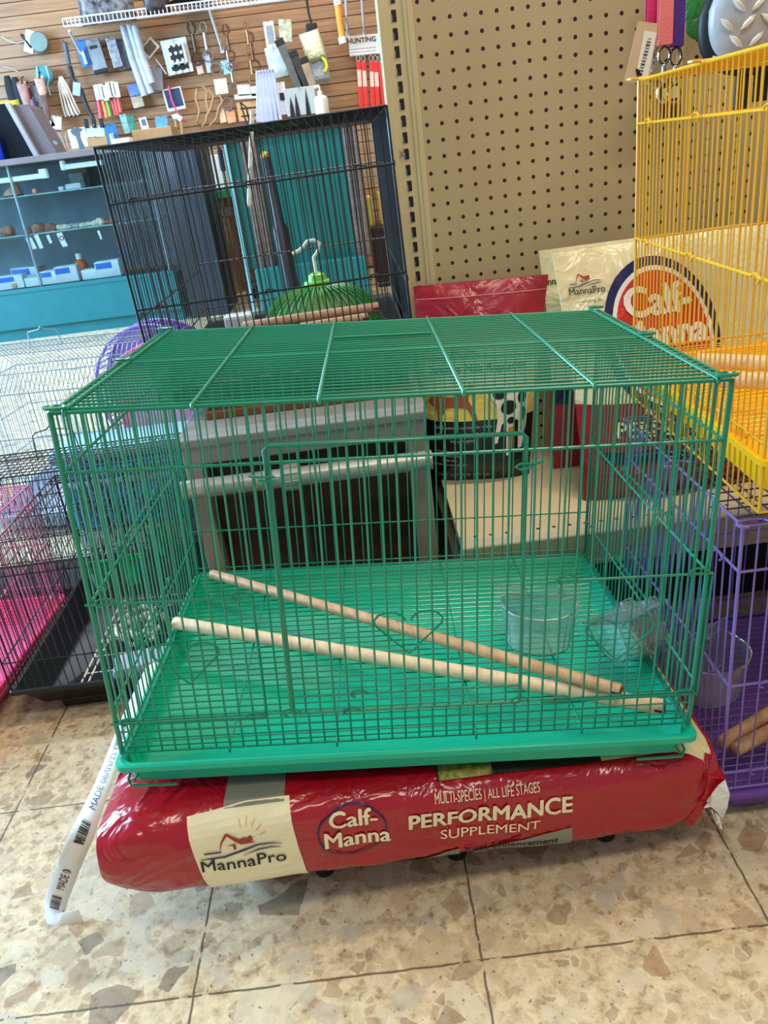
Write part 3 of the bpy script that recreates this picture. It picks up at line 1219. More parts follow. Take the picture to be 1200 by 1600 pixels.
# ------------------------------------------------------------------ plain wire cages
def box_cage(name, label, loc, rz, w, d, h, wire, plast, r=.0011, pitch=.0135, rails=(), ztray=.03, top=True, topx=True, rgroup=None, floor_z=.03, hooks=True, dense_y=1., side_rails=None, tray_in=.02, top_mat=None, cross=0, handle=False):
    o = thing(name, label, 'wire cage', loc, rz)
    zb = floor_z
    side_rails = side_rails or rails
    nx, ny = int(w / pitch), int(d / pitch * dense_y)
    H_ = h - zb
    for nm, O, U, L, n in (('front_panel', (0, 0, zb), X, w, nx), ('back_panel', (0, d, zb), X, w, nx), ('side_panel', (0, 0, zb), Y, d, ny), ('side_panel', (w, 0, zb), Y, d, ny)):
        mb = MB()
        rl = rails if nm != 'side_panel' else side_rails
        panel(mb, O, U, Z, L, H_, frange(n, L)[1:-1], [(0, r * 1.5), (H_, r * 1.6)] + [(z - zb, r * 1.5) for z in rl], r, r * 1.4)
        for u in (0, L):
            q = Vector(O) + U * u
            if nm != 'side_panel':
                mb.tube([q, q + Z * H_], r * 2., 6)
        if hooks and nm != 'back_panel':
            nrm = Vector((0, -.004, 0)) if nm == 'front_panel' else Vector((-.004 if O[0] == 0 else .004, 0, 0))
            for z in rl[:3]:
                for u in (.04, L * .5, L - .05):
                    hook(mb, Vector(O) + U * u + Z * (z - zb) + nrm, U, Z, .006, r * 1.2)
        if cross and nm in ('front_panel', 'back_panel'):
            z0, z1 = rails[0], h
            n_ = int(w / .03)
            for i in range(-n_, n_ + 1):
                for s in (1, -1):
                    xa = w * .5 + i * .026
                    xb = xa + s * (z1 - z0) * .28
                    if 0 <= xa <= w and 0 <= xb <= w:
                        q = Vector(O)
                        mb.tube([q + Vector((xa, -.001, z0 - zb)), q + Vector((xb, -.001, z1 - zb))], r, 4)
        mb.build(nm, wire, o, smooth=True)
    if top:
        mb = MB()
        if topx:
            panel(mb, (0, 0, h), X, Y, w, d, frange(4, w), [(v, r) for v in frange(int(d / .0125), d)], r * 1.6, r)
        else:
            panel(mb, (0, 0, h), X, Y, w, d, frange(int(w / .02), w), [(v, r) for v in frange(int(d / .02), d)], r, r)
        mb.tube([(0, 0, h), (w, 0, h), (w, d, h), (0, d, h)], r * 1.7, 6, closed=True)
        mb.build('top_panel', top_mat or wire, o, smooth=True)
    if plast:
        mb = MB()
        tray(mb, -.005, -.008, w + .005, d + .005, ztray + .022, ztray - .02, tray_in)
        mb.build('tray', plast, o, smooth=True)
        mb = MB()
        panel(mb, (.006, .006, ztray + .03), X, Y, w - .012, d - .012, frange(4, w - .012), frange(int(d / .0125), d - .012), r * .8, r * .7)
        mb.build('floor_grate', wire, o, smooth=True)
    return o
BROWNW = mat('brown_roof_wire', (70, 48, 40), .4)
PX, PY = .354, .692
pc = box_cage('purple_wire_cage', 'purple wire cage with purple tray on the floor under the yellow cage', (PX, PY, 0), 0, .52, .345, .398, P_WIRE, P_PLAST, r=.00105, pitch=.0165, rails=(.345, .20, .075), ztray=.024, topx=False, top_mat=BROWNW, floor_z=.05)
for x, y in ((.01, .0), (.01, .345), (0, .17)):
    mb = MB()
    hook(mb, (x, y, .40), X, Y, .011, .0016)
    mb.build('top_clip', P_WIRE, pc)
perch('wooden_perch', 'tan dowel perch leaning behind its twin inside the purple cage', atz(1125, 1164, .066) + Vector((0, 0, .002)), atz(1290, 1060, .066) + Vector((0, 0, .0)), .0085, TAN, 'perches in the purple cage')
perch('wooden_perch', 'tan dowel perch lying in front of its twin inside the purple cage', atz(1148, 1172, .066), atz(1300, 1090, .066), .0085, TAN, 'perches in the purple cage')
q = atz(1100, 1095, .066)
feeder_cup('clear acrylic feeder cup lying inside the purple cage', Matrix.Translation(q + Vector((.0, .035, .005))) @ Matrix.Rotation(math.radians(28), 4, 'Z'), 1.15)

YX, YY, YZ = .368, .69, .408
yc = box_cage('yellow_wire_cage', 'tall yellow wire cage with yellow tray standing on the purple cage', (YX, YY, YZ), math.radians(-2), .46, .41, .414, Y_WIRE, Y_PLAST, r=.0010, pitch=.0125, rails=(.365, .225, .075), ztray=.04, floor_z=.004, tray_in=.012)
for y in (.0, .2, .405):
    mb = MB()
    hook(mb, (.0, y, .416), X, Y, .010, .0016)
    mb.build('clip', Y_WIRE, yc)
perch('wooden_perch', 'pale dowel perch lying at the back inside the yellow cage', atz(1088, 563, .492), atz(1290, 572, .492), .0095, BEECH, 'perches in the yellow cage')
perch('wooden_perch', 'pale dowel perch lying in front of its twin inside the yellow cage', atz(1108, 592, .492), atz(1300, 600, .492), .0095, BEECH, 'perches in the yellow cage')

# ------------------------------------------------------------------ pouches on the shelf
def pouch(name, label, cat, c0, c1, ztop, dtop, depth, bands, film, parent_prints=None, widen=0., shift=0., tilt=0.):
    """c0,c1: bottom left/right front corners on the shelf; dtop: how far the top leans back"""
    c0, c1 = Vector(c0), Vector(c1)
    o = thing(name, label, cat, (c0 + c1) / 2)
    u = (c1 - c0)
    wdt = u.length
    u.normalize()
    nb = Vector((-u.y, u.x, 0))
    h = ztop - c0.z
    mid = (c0 + c1) / 2
    def P(x, z, off=0., back=False):
        """x metres from middle, z height above bottom"""
        t = min(1., max(0., z / h))
        s = 2 * x / wdt
        th = depth * (1 - t) ** .55 * (1 - abs(min(1, abs(s))) ** 3) * (min(1, .35 + t * 6))
        wr = .004 * noise.noise(Vector((x * 14, z * 14, 3.3))) + .002 * noise.noise(Vector((x * 40, z * 30, 8.)))
        side = 1 - .04 * math.sin(math.pi * t) + widen * t
        lean = dtop * t
        if back:
            return u * (x * side + shift * t) + nb * (lean + .4 * th + .004) + Z * (z + tilt * x * t)
        return u * (x * side + shift * t) + nb * (lean - th * .6 + wr - off) + Z * (z + tilt * x * t)
    mb = MB()
    NU, NV_ = 36, 48
    rowm = []
    for back in (False, True):
        b = len(mb.v)
        for j in range(NV_ + 1):
            for i in range(NU + 1):
                mb.v.append(P((i / NU - .5) * wdt, h * j / NV_, 0, back))
        for j in range(NV_):
            t = (j + .5) / NV_
            mb.m = [k for k, (t1, m_) in enumerate(bands) if t <= t1][0]
            for i in range(NU):
                q = (b + j * (NU + 1) + i, b + j * (NU + 1) + i + 1, b + (j + 1) * (NU + 1) + i + 1, b + (j + 1) * (NU + 1) + i)
                mb.face(q if not back else q[::-1])
    n1 = (NU + 1) * (NV_ + 1)
    for j in range(NV_):
        t = (j + .5) / NV_
        mb.m = [k for k, (t1, m_) in enumerate(bands) if t <= t1][0]
        for i in (0, NU):
            a, b_ = j * (NU + 1) + i, (j + 1) * (NU + 1) + i
            mb.face((a, b_, b_ + n1, a + n1))
    mb.m = 0
    for i in range(NU):
        mb.face((i, i + 1, i + 1 + n1, i + n1))
    mb.build('bag_body', [m_ for t1, m_ in bands], o, smooth=True)
    return o, P, wdt, h
CREAMF = film_mat('cream_pouch_film', (222, 212, 172), .22, .5, 16)
REDF = film_mat('deep_red_pouch_film', (150, 14, 34), .28, .4, 14)
BLKF = film_mat('black_pouch_film', (26, 27, 30), .35, .3, 14)
WHTF = film_mat('white_pouch_film', (214, 214, 196), .3, .4, 16)
YELF = film_mat('straw_yellow_pouch_film', (216, 196, 96), .4, .3, 16)
NAVF = film_mat('navy_pouch_film', (20, 30, 62), .3, .3, 16)

# milk replacer pouch
o, P, wd, hh = pouch('milk_replacer_pouch', 'standing feed pouch with red top, white middle, farm animals and black base', 'feed pouch', (.074, 1.395, .2045), (.268, 1.352, .2045), .552, .06, .085, [(.34, BLKF), (.50, YELF), (.80, WHTF), (1.0, REDF)], None, widen=.20, shift=.026)
o.location = Vector((.171 + .008, 1.372, .2045))
# widen with height: build prints
def pr(mb, sh, off=.002):
    put2d(mb, sh, lambda x, z: P(x, z, off))
mb = MB()
t = text2d('Species Milk Replacer', .0185, .0006, 1, 1)
pr(mb, xform(t, .0, .20))
t = text2d('Multi-', .02, .0006, 1, 1)
pr(mb, xform(t, -.02, .225))
mb.build('printed_lettering', BLACKINK, o)
mb = MB()
for i, s_ in enumerate(('Milk & balanced nutrition for calves,', 'foals, goats, lambs, llamas & alpacas', 'kids and piglets')):
    pr(mb, xform(text2d(s_, .0072, 0, 1), -.022, .103 - i * .0115), .0016)
for i, s_ in enumerate(('Instantized for easy mixing', 'High quality protein', 'Dried whey', 'Includes vitamins & minerals')):
    pr(mb, xform(text2d(s_, .0055, 0, 1), -.045, .062 - i * .008), .0016)
pr(mb, xform(text2d('NET WT. 8 lb (3.6 kg)', .0105, 0, 1), -.02, .012), .0016)
mb.build('fine_print', mat('pale_grey_print', (170, 170, 172), .5), o)
mb = MB()
pr(mb, fill2d([(-.085, .150), (-.078, .162), (-.066, .160), (-.040, .158), (-.022, .166), (-.012, .182), (-.002, .176), (-.014, .160), (-.012, .150), (-.001, .132), (.004, .118), (-.002, .118), (-.014, .138), (-.034, .142), (-.052, .140), (-.060, .124), (-.058, .116), (-.066, .118), (-.070, .138), (-.076, .142)], 1))
mb.build('horse_print', mat('chestnut_print', (150, 74, 40), .5), o)
mb = MB()
pr(mb, fill2d([(.022, .168), (.030, .176), (.048, .178), (.060, .166), (.080, .168), (.088, .150), (.088, .100), (.082, .058), (.076, .058), (.074, .110), (.066, .112), (.064, .050), (.056, .050), (.054, .110), (.046, .106), (.040, .074), (.034, .074), (.038, .112), (.036, .140), (.028, .150)], 1), .0022)
mb.build('calf_print_white', mat('calf_white_print', (214, 208, 196), .5), o)
mb = MB()
for c in ((.040, .160, .012, .010), (.056, .135, .013, .012), (.078, .150, .007, .012), (.062, .112, .007, .006), (.082, .120, .004, .012), (.030, .168, .006, .006)):
    pr(mb, disc2d(*c, 14, 2), .0032)
mb.build('calf_print_patches', BLACKINK, o)
mb = MB()
pr(mb, rect2d(.058, .060, .066, .100, 2, 6), .0036)
mb.build('calf_print_leg', mat('tan_print', (190, 120, 50), .5), o)
mb = MB()
pr(mb, rect2d(-.098, .325, .098, .3262, 30, 1), .0018)
mb.build('tear_line', mat('seal_line', (214, 130, 130), .5), o)

# big cream / red calf feed bag
ca0 = atz(908, 778, .2045) + Vector((0, .0, 0))
o, P, wd, hh = pouch('calf_feed_bag', 'cream feed bag with round red badge, leaning on pegboard behind yellow cage', 'feed bag', (.338, 1.205, .2045), (.735, 1.255, .2045), .597, .12, .11, [(.06, REDF), (.40, REDF), (1.0, CREAMF)], None)
def pr(mb, sh, off=.002):
    put2d(mb, sh, lambda x, z: P(x, z, off))
bx, bz = -.046, .250
mb = MB()
pr(mb, ring2d(bx, bz, .100, .120, .015), .0018)
mb.build('badge_ring_navy', mat('navy_badge_print', (26, 34, 92), .3), o)
mb = MB()
pr(mb, ring2d(bx, bz, .087, .106, .007), .0026)
mb.build('badge_ring_white', WHITE, o)
mb = MB()
pr(mb, disc2d(bx, bz, .082, .101, 44, 8), .0024)
mb.build('badge_disc', film_mat('badge_red_film', (206, 40, 26), .3, .4, 18), o)
mb = MB()
for w_, dz, s_ in (('Calf-', .042, .062), ('Manna', -.006, .058)):
    pr(mb, xform(text2d(w_, s_, .0030, .98, 1), bx, bz + dz - .008), .0044)
mb.build('badge_lettering', WHITE, o)
manna_logo(o, lambda x, z, off: P(-.157 + x, .343 + z, off + .001), .036, 0)
mb = MB()
pr(mb, xform(text2d('nurturing life', .007, 0, 1, 1), -.155, .314), .0024)
mb.build('tagline_lettering', BLACKINK, o)
mb = MB()
pr(mb, xform(text2d('MULTI-SPECIES', .011, 0, 1.1, 1), -.06, .137), .0024)
pr(mb, xform(text2d('PERFORMANCE', .034, .0008, 1., 1), -.03, .103), .0024)
pr(mb, xform(text2d('SUPPLEMENT', .016, .0, 1.1, 1), -.03, .087), .0024)
mb.build('printed_lettering', INK_CREAM, o)
mb = MB()
pr(mb, rect2d(-.17, .064, .17, .082, 20, 3), .002)
mb.build('navy_band', NAVF, o)
mb = MB()
pr(mb, xform(text2d('LACTATION  GROWTH  COAT', .0125, 0, 1., 1), .0, .069), .003)
mb.build('band_lettering', INK_CREAM, o)
mb = MB()
for c in ((.088, .188, .022, .020), (.108, .172, .014, .022), (.068, .176, .010, .018)):
    pr(mb, disc2d(*c, 16, 2), .0034)
mb.build('calf_print_patches', BLACKINK, o)
mb = MB()
pr(mb, disc2d(.086, .160, .015, .018, 16, 2), .0046)
mb.build('calf_print_muzzle', WHITE, o)

# second bag of the same kind behind it, third one to the right
o, P2, wd, hh = pouch('calf_feed_bag', 'cream and red feed bag mostly hidden directly behind the red badge bag', 'feed bag', (.325, 1.36, .2045), (.70, 1.385, .2045), .592, .05, .05, [(.42, REDF), (1.0, CREAMF)], None)
mb = MB()
put2d(mb, rect2d(-.184, .120, -.155, .148, 4, 4), lambda x, z: P2(x, z, .002))
mb.build('navy_band', NAVF, o)
mb = MB()
put2d(mb, xform(text2d('MannaPro', .016, .0003, 1, 1), -.168, .330), lambda x, z: P2(x, z, .002))
mb.build('brand_lettering', BLACKINK, o)
o, P3, wd, hh = pouch('calf_feed_bag', 'cream feed bag at the right edge of the shelf, behind the yellow cage', 'feed bag', (.74, 1.28, .2045), (1.0, 1.25, .2045), .60, .14, .09, [(.34, REDF), (1.0, CREAMF)], None)
manna_logo(o, lambda x, z, off: P3(-.075 + x, .33 + z, off), .032, -.03)
mb = MB()
put2d(mb, ring2d(.05, .24, .075, .09, .012), lambda x, z: P3(x, z, .002))
mb.build('badge_ring_navy', INK_NAVY, o)

# ------------------------------------------------------------------ leashes and pouch on the pegboard
def strap(label, u, utop, rgb, y, wpx, vbot, metal=True):
    top = at(u + (utop - u), -60, y)
    bot = at(u, vbot, y)
    o = thing('dog_leash', label, 'leash', bot)
    w = .0112
    mb = MB()
    for dy in (0, .007):
        mb.box((-w, dy, 0), (w, dy + .003, top.z - bot.z), bev=.001)
    mb.tube([(-w * .9, .005, .004), (w * .9, .005, .004)], .005, 8)
    mb.build('webbing', mat('webbing_%d_%d' % (rgb[0], rgb[2]), rgb, .55, bump=.25, bscale=500), o)
    if metal:
        mb = MB()
        pts = [(.009 * math.cos(a), .004, -.014 + .012 * math.sin(a)) for a in [2 * math.pi * k / 14 for k in range(14)]]
        mb.tube(pts, .002, 6, closed=True)
        mb.lathe((0, .004, -.052), [(.003, 0), (.0045, .004), (.0045, .022), (.003, .026)], 12)
        pts = [(.009 * math.cos(a), .004, -.066 + .014 * math.sin(a)) for a in [math.radians(100 + 300 * k / 12) for k in range(13)]]
        mb.tube(pts, .0024, 6)
        mb.build('snap_hook', CHROME, o, smooth=True)
    return o
s1 = strap('magenta nylon dog leash hanging leftmost of three on the pegboard', 1022, 1020, (222, 44, 116), 1.40, 14, 50)
s2 = strap('coral pink nylon dog leash hanging in the middle of three', 1040, 1038, (238, 128, 128), 1.375, 18, 70)
s3 = strap('dark purple nylon dog leash hanging rightmost of three', 1058, 1056, (78, 38, 140), 1.385, 16, 72)
def card(parent, uvs, y, m, name='tag_card', th=.0012):
    org = parent.location
    mb = MB()
    pts = [at(u, v, y) - org for u, v in uvs]
    n_ = len(pts)
    mb.poly(pts)
    o = mb.build(name, m, parent)
    md = o.modifiers.new('thick', 'SOLIDIFY')
    md.thickness = th
    return o
TANCARD = mat('kraft_tag_card', (204, 178, 146), .6)
card(s1, [(997, 33), (1028, 37), (1013, 133), (975, 127)], 1.365, TANCARD)
card(s1, [(1007, 48), (1026, 51), (1012, 122), (993, 119)], 1.363, WHITE, 'tag_label', .0006)
mb = MB()
org = s1.location
for k in range(12):
    a, b = at(1012 - k * 1.3, 60 + k * 5, 1.3615), at(1018 - k * 1.3, 61 + k * 5, 1.3615)
    mb.tube([a - org, b - org], .0004 + .0003 * (k % 3), 4)
mb.poly([at(u, v, 1.361) - org for u, v in ((993, 107), (998, 108), (1003, 118), (995, 119))])
mb.build('tag_print', BLACKINK, s1)
card(s3, [(1066, 36), (1072, 37), (1064, 118), (1052, 116)], 1.395, TANCARD)
card(s2, [(1030, 118), (1062, 112), (1064, 182), (1032, 186)], 1.41, mat('dark_tag_card', (52, 40, 34), .5))
card(s2, [(1036, 138), (1060, 134), (1061, 152), (1037, 156)], 1.405, WHITE, 'tag_label', .0006)

c = at(1160, 45, 1.25) + Vector((.034, 0, .026))
o = thing('tread_plate_pouch', 'silver pouch printed with tread plate pattern and black trim, hanging above the yellow cage', 'pouch', c)
mb = MB()
def pil(w, h, d, e=2.6):
    def f(u, v):
        a, b = 2 * math.pi * u, math.pi * (v - .5)
        ca, sa, cb_, sb = math.cos(a), math.sin(a), math.cos(b), math.sin(b)
        tz = spow(sb, 2 / e)
        k = 1 - .30 * max(0, tz) - .05 * tz
        return (w * spow(ca, 2 / e) * spow(cb_, 2 / e) * k, d * spow(sa, 1) * spow(cb_, .8), h * tz)
    return f
mb.grid(pil(.082, .075, .028), 40, 24, closeu=True)
mb.build('pouch_shell', mat('silver_grey_fabric', (176, 178, 184), .3, var=.15, vscale=20), o, smooth=True)
mb = MB()
fp = pil(.082, .075, .028)
random.seed(5)
for i in range(-4, 5):
    for j in range(-4, 5):
        x, z = i * .026 + (.013 if j % 2 else 0), j * .021
        if abs(x) > .068 or abs(z) > .066:
            continue
        yy = -.028 * max(0, (1 - (abs(x) / .085) ** 2.6 - (abs(z) / .078) ** 3)) ** .5 - .0015
        ang = math.radians(40 if (i + j) % 2 else -40)
        d = Vector((math.cos(ang), 0, math.sin(ang))) * .0125
        mb.tube([Vector((x, yy, z)) - d, Vector((x, yy - .001, z)) - d * .4, Vector((x, yy - .001, z)) + d * .4, Vector((x, yy, z)) + d], .0026, 6, rs=[.0006, .0038, .0038, .0006])
mb.build('tread_bars', mat('pale_tread_print', (216, 212, 202), .3), o, smooth=True)
mb = MB()
mb.grid(pil(.089, .081, .024), 40, 24, closeu=True)
mb.build('black_backing', mat('black_neoprene', (20, 22, 26), .5), o, smooth=True, loc=(-.002, .014, -.004))
mb = MB()
for k, (x, w_) in enumerate(((-.02, .012), (.012, .016), (.05, .014))):
    mb.box((x - w_, .014, -.13 + .01 * k), (x + w_, .022, -.06), bev=.004)
mb.build('black_strap', mat('black_neoprene', (20, 22, 26), .5), o)
c = at(1098, 5, 1.43)
o = thing('green_plastic_bag', 'small green plastic package hanging beside the silver pouch', 'package', c)
mb = MB()
mb.grid(pil(.030, .05, .012), 20, 12, closeu=True)
mb.build('package_body', film_mat('leaf_green_film', (50, 130, 60), .35, .4, 30), o, smooth=True)

# ------------------------------------------------------------------ grey topped cabinet with pipe rail
cx0, cx1 = -.312, .083
o = thing('wooden_cabinet', 'dark wood cabinet with grey worktop edge and galvanised pipe rail across its front', 'cabinet', (cx0, 1.2, 0))
w = cx1 - cx0
mb = MB()
mb.box((0, 0, .358), (w, .72, .372), bev=.004)
mb.box((-.004, -.006, .385), (w + .004, .72, .400), bev=.003)
mb.box((0, -.001, .355), (w, .02, .388), bev=.003)
mb.box((.004, .05, .36), (w - .004, .6, .39))
mb.build('grey_top', mat('grey_laminate', (140, 138, 134), .4, var=.1, vscale=30), o)
mb = MB()
mb.box((.02, .045, .0), (w - .02, .70, .358))
mb.build('wood_panel', wood('dark_brown_panel', (44, 24, 16), (74, 40, 26), (3, 3, 30), .5), o)
mb = MB()
mb.box((.0, .0, 0), (.028, .05, .358), bev=.003)
mb.build('post', mat('grey_painted_post', (152, 140, 126), .5), o)
mb = MB()
mb.box((w - .034, .0, 0), (w, .05, .358), bev=.003)
mb.build('post', mat('grey_painted_post', (152, 140, 126), .5), o)
mb = MB()
zpipe = .328
mb.tube([(-.002, -.035, zpipe), (w + .002, -.035, zpipe)], .0155, 20)
pp = mb.build('pipe_rail', mat('galvanised_pipe', (176, 174, 166), .35, metal=.55, var=.12, vscale=60), o, smooth=True)
xcp = at(455, 742, 1.165).x - cx0
mb = MB()
mb.tube([(xcp - .015, -.035, zpipe), (xcp - .014, -.035, zpipe), (xcp + .014, -.035, zpipe), (xcp + .015, -.035, zpipe)], .02, 20, rs=[.016, .0195, .0195, .016])
for k in range(10):
    a = 2 * math.pi * k / 10
    mb.tube([(xcp - .013, -.035 + .0195 * math.cos(a), zpipe + .0195 * math.sin(a)), (xcp + .013, -.035 + .0195 * math.cos(a), zpipe + .0195 * math.sin(a))], .0018, 5)
mb.build('pipe_coupling', mat('galvanised_pipe', (176, 174, 166), .35, metal=.55), o, smooth=True)
mb = MB()
mb.tube([(xcp + .01, -.015, zpipe - .01), (xcp + .01, -.012, .01)], .005, 8)
mb.build('rail_support', mat('dark_steel_rod', (70, 72, 72), .4, metal=.4), o, smooth=True)
mb = MB()
mb.box((-.28, 1.29, .4), (.072, 1.85, .414), bev=.002)
tag(mb.build('cardboard_sheet', mat('brown_board_sheet', (112, 74, 48), .7)), 'flat brown cardboard sheet between the cabinet top and the black cage', 'cardboard')

# ------------------------------------------------------------------ tall black cage
BX, BY, BZ = -.352, 1.30, .417
bw = .436
bc = box_cage('black_wire_cage', 'tall black wire bird cage standing on the grey topped cabinet', (BX, BY, BZ), 0, bw, .60, .414, K_WIRE, K_PLAST, r=.0011, pitch=.0120, rails=(.335, .175, .075), side_rails=(.335, .16, .075), ztray=.022, floor_z=.02, topx=False, dense_y=.62)
bc.rotation_euler = (0, math.radians(-1.0), 0)
mb = MB()
a, b = at(402, 176, 1.50) - Vector((BX, BY, BZ)), at(394, 326, 1.50) - Vector((BX, BY, BZ))
mb.tube([a, b], .0040, 8)
mb.build('hanging_rod', mat('glossy_white_black_rod', (216, 216, 210), .25, var=.5, vscale=90), bc, smooth=True)
mb = MB()
a, b = at(383, 162, 1.6) - Vector((BX, BY, BZ)), at(400, 222, 1.6) - Vector((BX, BY, BZ))
c_ = at(392, 170, 1.6) - Vector((BX, BY, BZ))
mb.tube([b, a, c_, b + Vector((.004, 0, 0))], .0015, 5)
mb.build('top_handle', K_WIRE, bc, smooth=True)
perch('wooden_perch', 'upper tan dowel perch lying inside the tall black cage', at(380, 511, 1.44), at(592, 480, 1.44), .0095, wood('faded_dowel_wood', (150, 112, 88), (176, 138, 108)), 'perches in the black cage')
perch('wooden_perch', 'lower tan dowel perch lying inside the tall black cage', at(470, 512, 1.41), at(575, 496, 1.41), .0085, wood('faded_dowel_wood', (150, 112, 88), (176, 138, 108)), 'perches in the black cage')
# green ribbed dome
top = at(488, 418, 1.58)
base_z = .417 + .052
o = thing('green_ribbed_dome', 'green ribbed plastic dome with white hook inside the tall black cage', 'dome', (top.x + .006, 1.58, base_z))
hh_ = top.z - base_z
Rr = .118
GD = mat('bright_green_plastic', (110, 200, 60), .35, var=.1, coat=.3)
GD2 = mat('mid_green_plastic', (40, 130, 56), .4, var=.1)
mb = MB()
for k in range(44):
    a = 2 * math.pi * k / 44
    pts = []
    for j in range(9):
        t = j / 8
        r_ = .02 + (Rr - .02) * math.sin(t * math.pi / 2) ** .9
        z_ = hh_ * .72 * math.cos(t * math.pi / 2)
        pts.append((r_ * math.cos(a), r_ * math.sin(a) * .75, z_))
    mb.tube(pts, .0028, 5)
mb.build('dome_ribs', GD2, o, smooth=True)
mb = MB()
mb.grid(lambda u, v: ((.018 + (Rr * .93 - .018) * math.sin(v * math.pi / 2)) * math.cos(2 * math.pi * u), .72 * (.018 + (Rr * .93 - .018) * math.sin(v * math.pi / 2)) * math.sin(2 * math.pi * u), hh_ * .70 * math.cos(v * math.pi / 2) - .002), 32, 10, closeu=True)
mb.build('dome_shell', mat('pale_green_plastic', (128, 176, 116), .3, var=.1), o, smooth=True)
mb = MB()
mb.lathe((0, 0, hh_ * .58), [(.046, 0), (.040, .012), (.028, .014), (.026, .026), (.018, .028), (.016, .038), (.008, .042)], 20)
mb.build('dome_cap', GD, o, smooth=True)
mb = MB()
hp = [Vector((0, 0, hh_ * .58 + .04)), at(490, 402, 1.58) - o.location, at(497, 392, 1.58) - o.location, at(499, 380, 1.58) - o.location, at(490, 375, 1.58) - o.location, at(480, 377, 1.58) - o.location, at(474, 385, 1.58) - o.location, at(468, 391, 1.58) - o.location, at(457, 397, 1.58) - o.location]
mb.tube(hp, .0035, 8)
mb.build('white_hook', mat('white_hook_plastic', (225, 225, 215), .3), o, smooth=True)
# white tub inside
p = at(372, 500, 1.62)
mb = MB()
mb.box((-.028, -.02, -.02), (.032, .02, .012), bev=.006)
tag(mb.build('white_plastic_tub', mat('cloudy_white_plastic', (190, 196, 200), .4), loc=p), 'small white plastic tub inside the tall black cage, left of the green dome', 'tub')

# ------------------------------------------------------------------ black mesh cage with deep tray (left, on the floor)
MX, MY = -.628, 1.058
mw, md_ = .262, .39
mc = thing('black_mesh_cage', 'low black mesh cage with deep black tray on the floor left of green cage', 'wire cage', (MX, MY, 0))
mb = MB()
tray(mb, -.004, -.006, mw + .004, md_ + .006, .066, .016, .03, lip=.005, rc=.008)
mb.build('tray', K_PLAST, mc, smooth=True)
mb = MB()
mb.box((.055, .03, 0), (mw - .03, md_ - .03, .018), bev=.004)
mb.build('tray_base', K_PLAST, mc)
zt = .062
hm = .282 - zt
for nm, O, U, L in (('front_panel', (0, 0, zt), X, mw), ('back_panel', (0, md_, zt), X, mw), ('side_panel', (0, 0, zt), Y, md_), ('side_panel', (mw, 0, zt), Y, md_)):
    mb = MB()
    n = int(L / .0125)
    panel(mb, O, U, Z, L, hm, frange(n, L), [(0, .0013), (hm, .0016), (hm - .014, .0012), (.055, .0012)], .0009, .0012)
    for u in (0, L):
        q = Vector(O) + U * u
        if U is X:
            mb.tube([q, q + Z * hm], .0017, 6)
    mb.build(nm, K_WIRE, mc, smooth=True)
mb = MB()
panel(mb, (0, 0, .282), X, Y, mw, md_, frange(14, mw), frange(4, md_) + [(.012, .001), (md_ - .012, .001), (md_ - .03, .001), (md_ - .045, .001)], .001, .001)
mb.build('top_panel', K_WIRE, mc, smooth=True)
bk = thing('black_mesh_cage', 'wider black mesh cage with carry handle standing behind the deep black tray cage', 'wire cage', (-.98, 1.475, 0))
for nm, O in (('front_panel', (0, 0, .02)), ('back_panel', (0, .15, .02))):
    mb = MB()
    panel(mb, O, X, Z, .58, .262, frange(44 if nm == 'front_panel' else 22, .58), [(0, .0014), (.262, .0017), (.13, .0012), (.248, .0011)], .0009, .0012)
    for i in range(-4, 46):
        for s_ in ((1,) if nm == 'front_panel' else ()):
            xa = i * .0126
            xb = xa + s_ * .06
            if 0 <= xa <= .58 and 0 <= xb <= .58:
                mb.tube([Vector(O) + Vector((xa, -.001, 0)), Vector(O) + Vector((xb, -.001, .262))], .0009, 4)
    mb.build(nm, K_WIRE, bk, smooth=True)
mb = MB()
panel(mb, (0, 0, .282), X, Y, .58, .15, frange(46, .58), frange(8, .15), .001, .001)
mb.build('top_panel', K_WIRE, bk, smooth=True)
mb = MB()
mb.box((0, 0, 0), (.58, .15, .022), bev=.006)
mb.build('tray', K_PLAST, bk)
MX0 = MX
mb = MB()
hx = at(66, 735, 1.56).x + .98
hp = [(hx, .08, .282), (hx + .004, .08, .335), (hx + .012, .08, .342), (hx + .035, .08, .346), (hx + .045, .08, .354), (hx + .055, .08, .346), (hx + .08, .08, .342), (hx + .088, .08, .335), (hx + .092, .08, .282)]
mb.tube(hp, .0014, 5)
mb.build('carry_handle', K_WIRE, bk, smooth=True)
p = Vector((MX + .16, MY + .18, .024))
o = thing('coiled_rope', 'coil of white rope lying in the black tray', 'rope', p)
mb = MB()
pts = []
for k in range(46):
    a = k * .5
    r_ = .030 + .010 * math.sin(k * .8)
    pts.append((r_ * 1.1 * math.cos(a), r_ * math.sin(a) * 1.3, .012 + .0006 * k + .004 * math.sin(k)))
mb.tube(pts, .0045, 6)
mb.build('cord_coil', mat('white_cord_fibre', (226, 220, 204), .7, bump=.3, bscale=400), o, smooth=True)
mb = MB()
M = Matrix.Translation((MX + .19, MY + .075, .040)) @ Matrix.Rotation(.25, 4, 'Z') @ Matrix.Rotation(-.15, 4, 'X')
mb.box((-.05, -.035, -.010), (.05, .035, .012), bev=.008)
o = mb.build('grey_plastic_dish', mat('pale_grey_blue_plastic', (178, 184, 202), .4))
o.matrix_basis = M
tag(o, 'pale grey plastic dish lying in the front of the black tray', 'dish')
mb = MB()
panel(mb, (.09, .02, .034), X, Y, .15, .29, [0, .012, .15], [0, .05, .10, .15, .2, .25, .29], .0018, .0015)
mb.build('tray_rack', mat('white_coated_wire', (220, 216, 204), .4), mc)
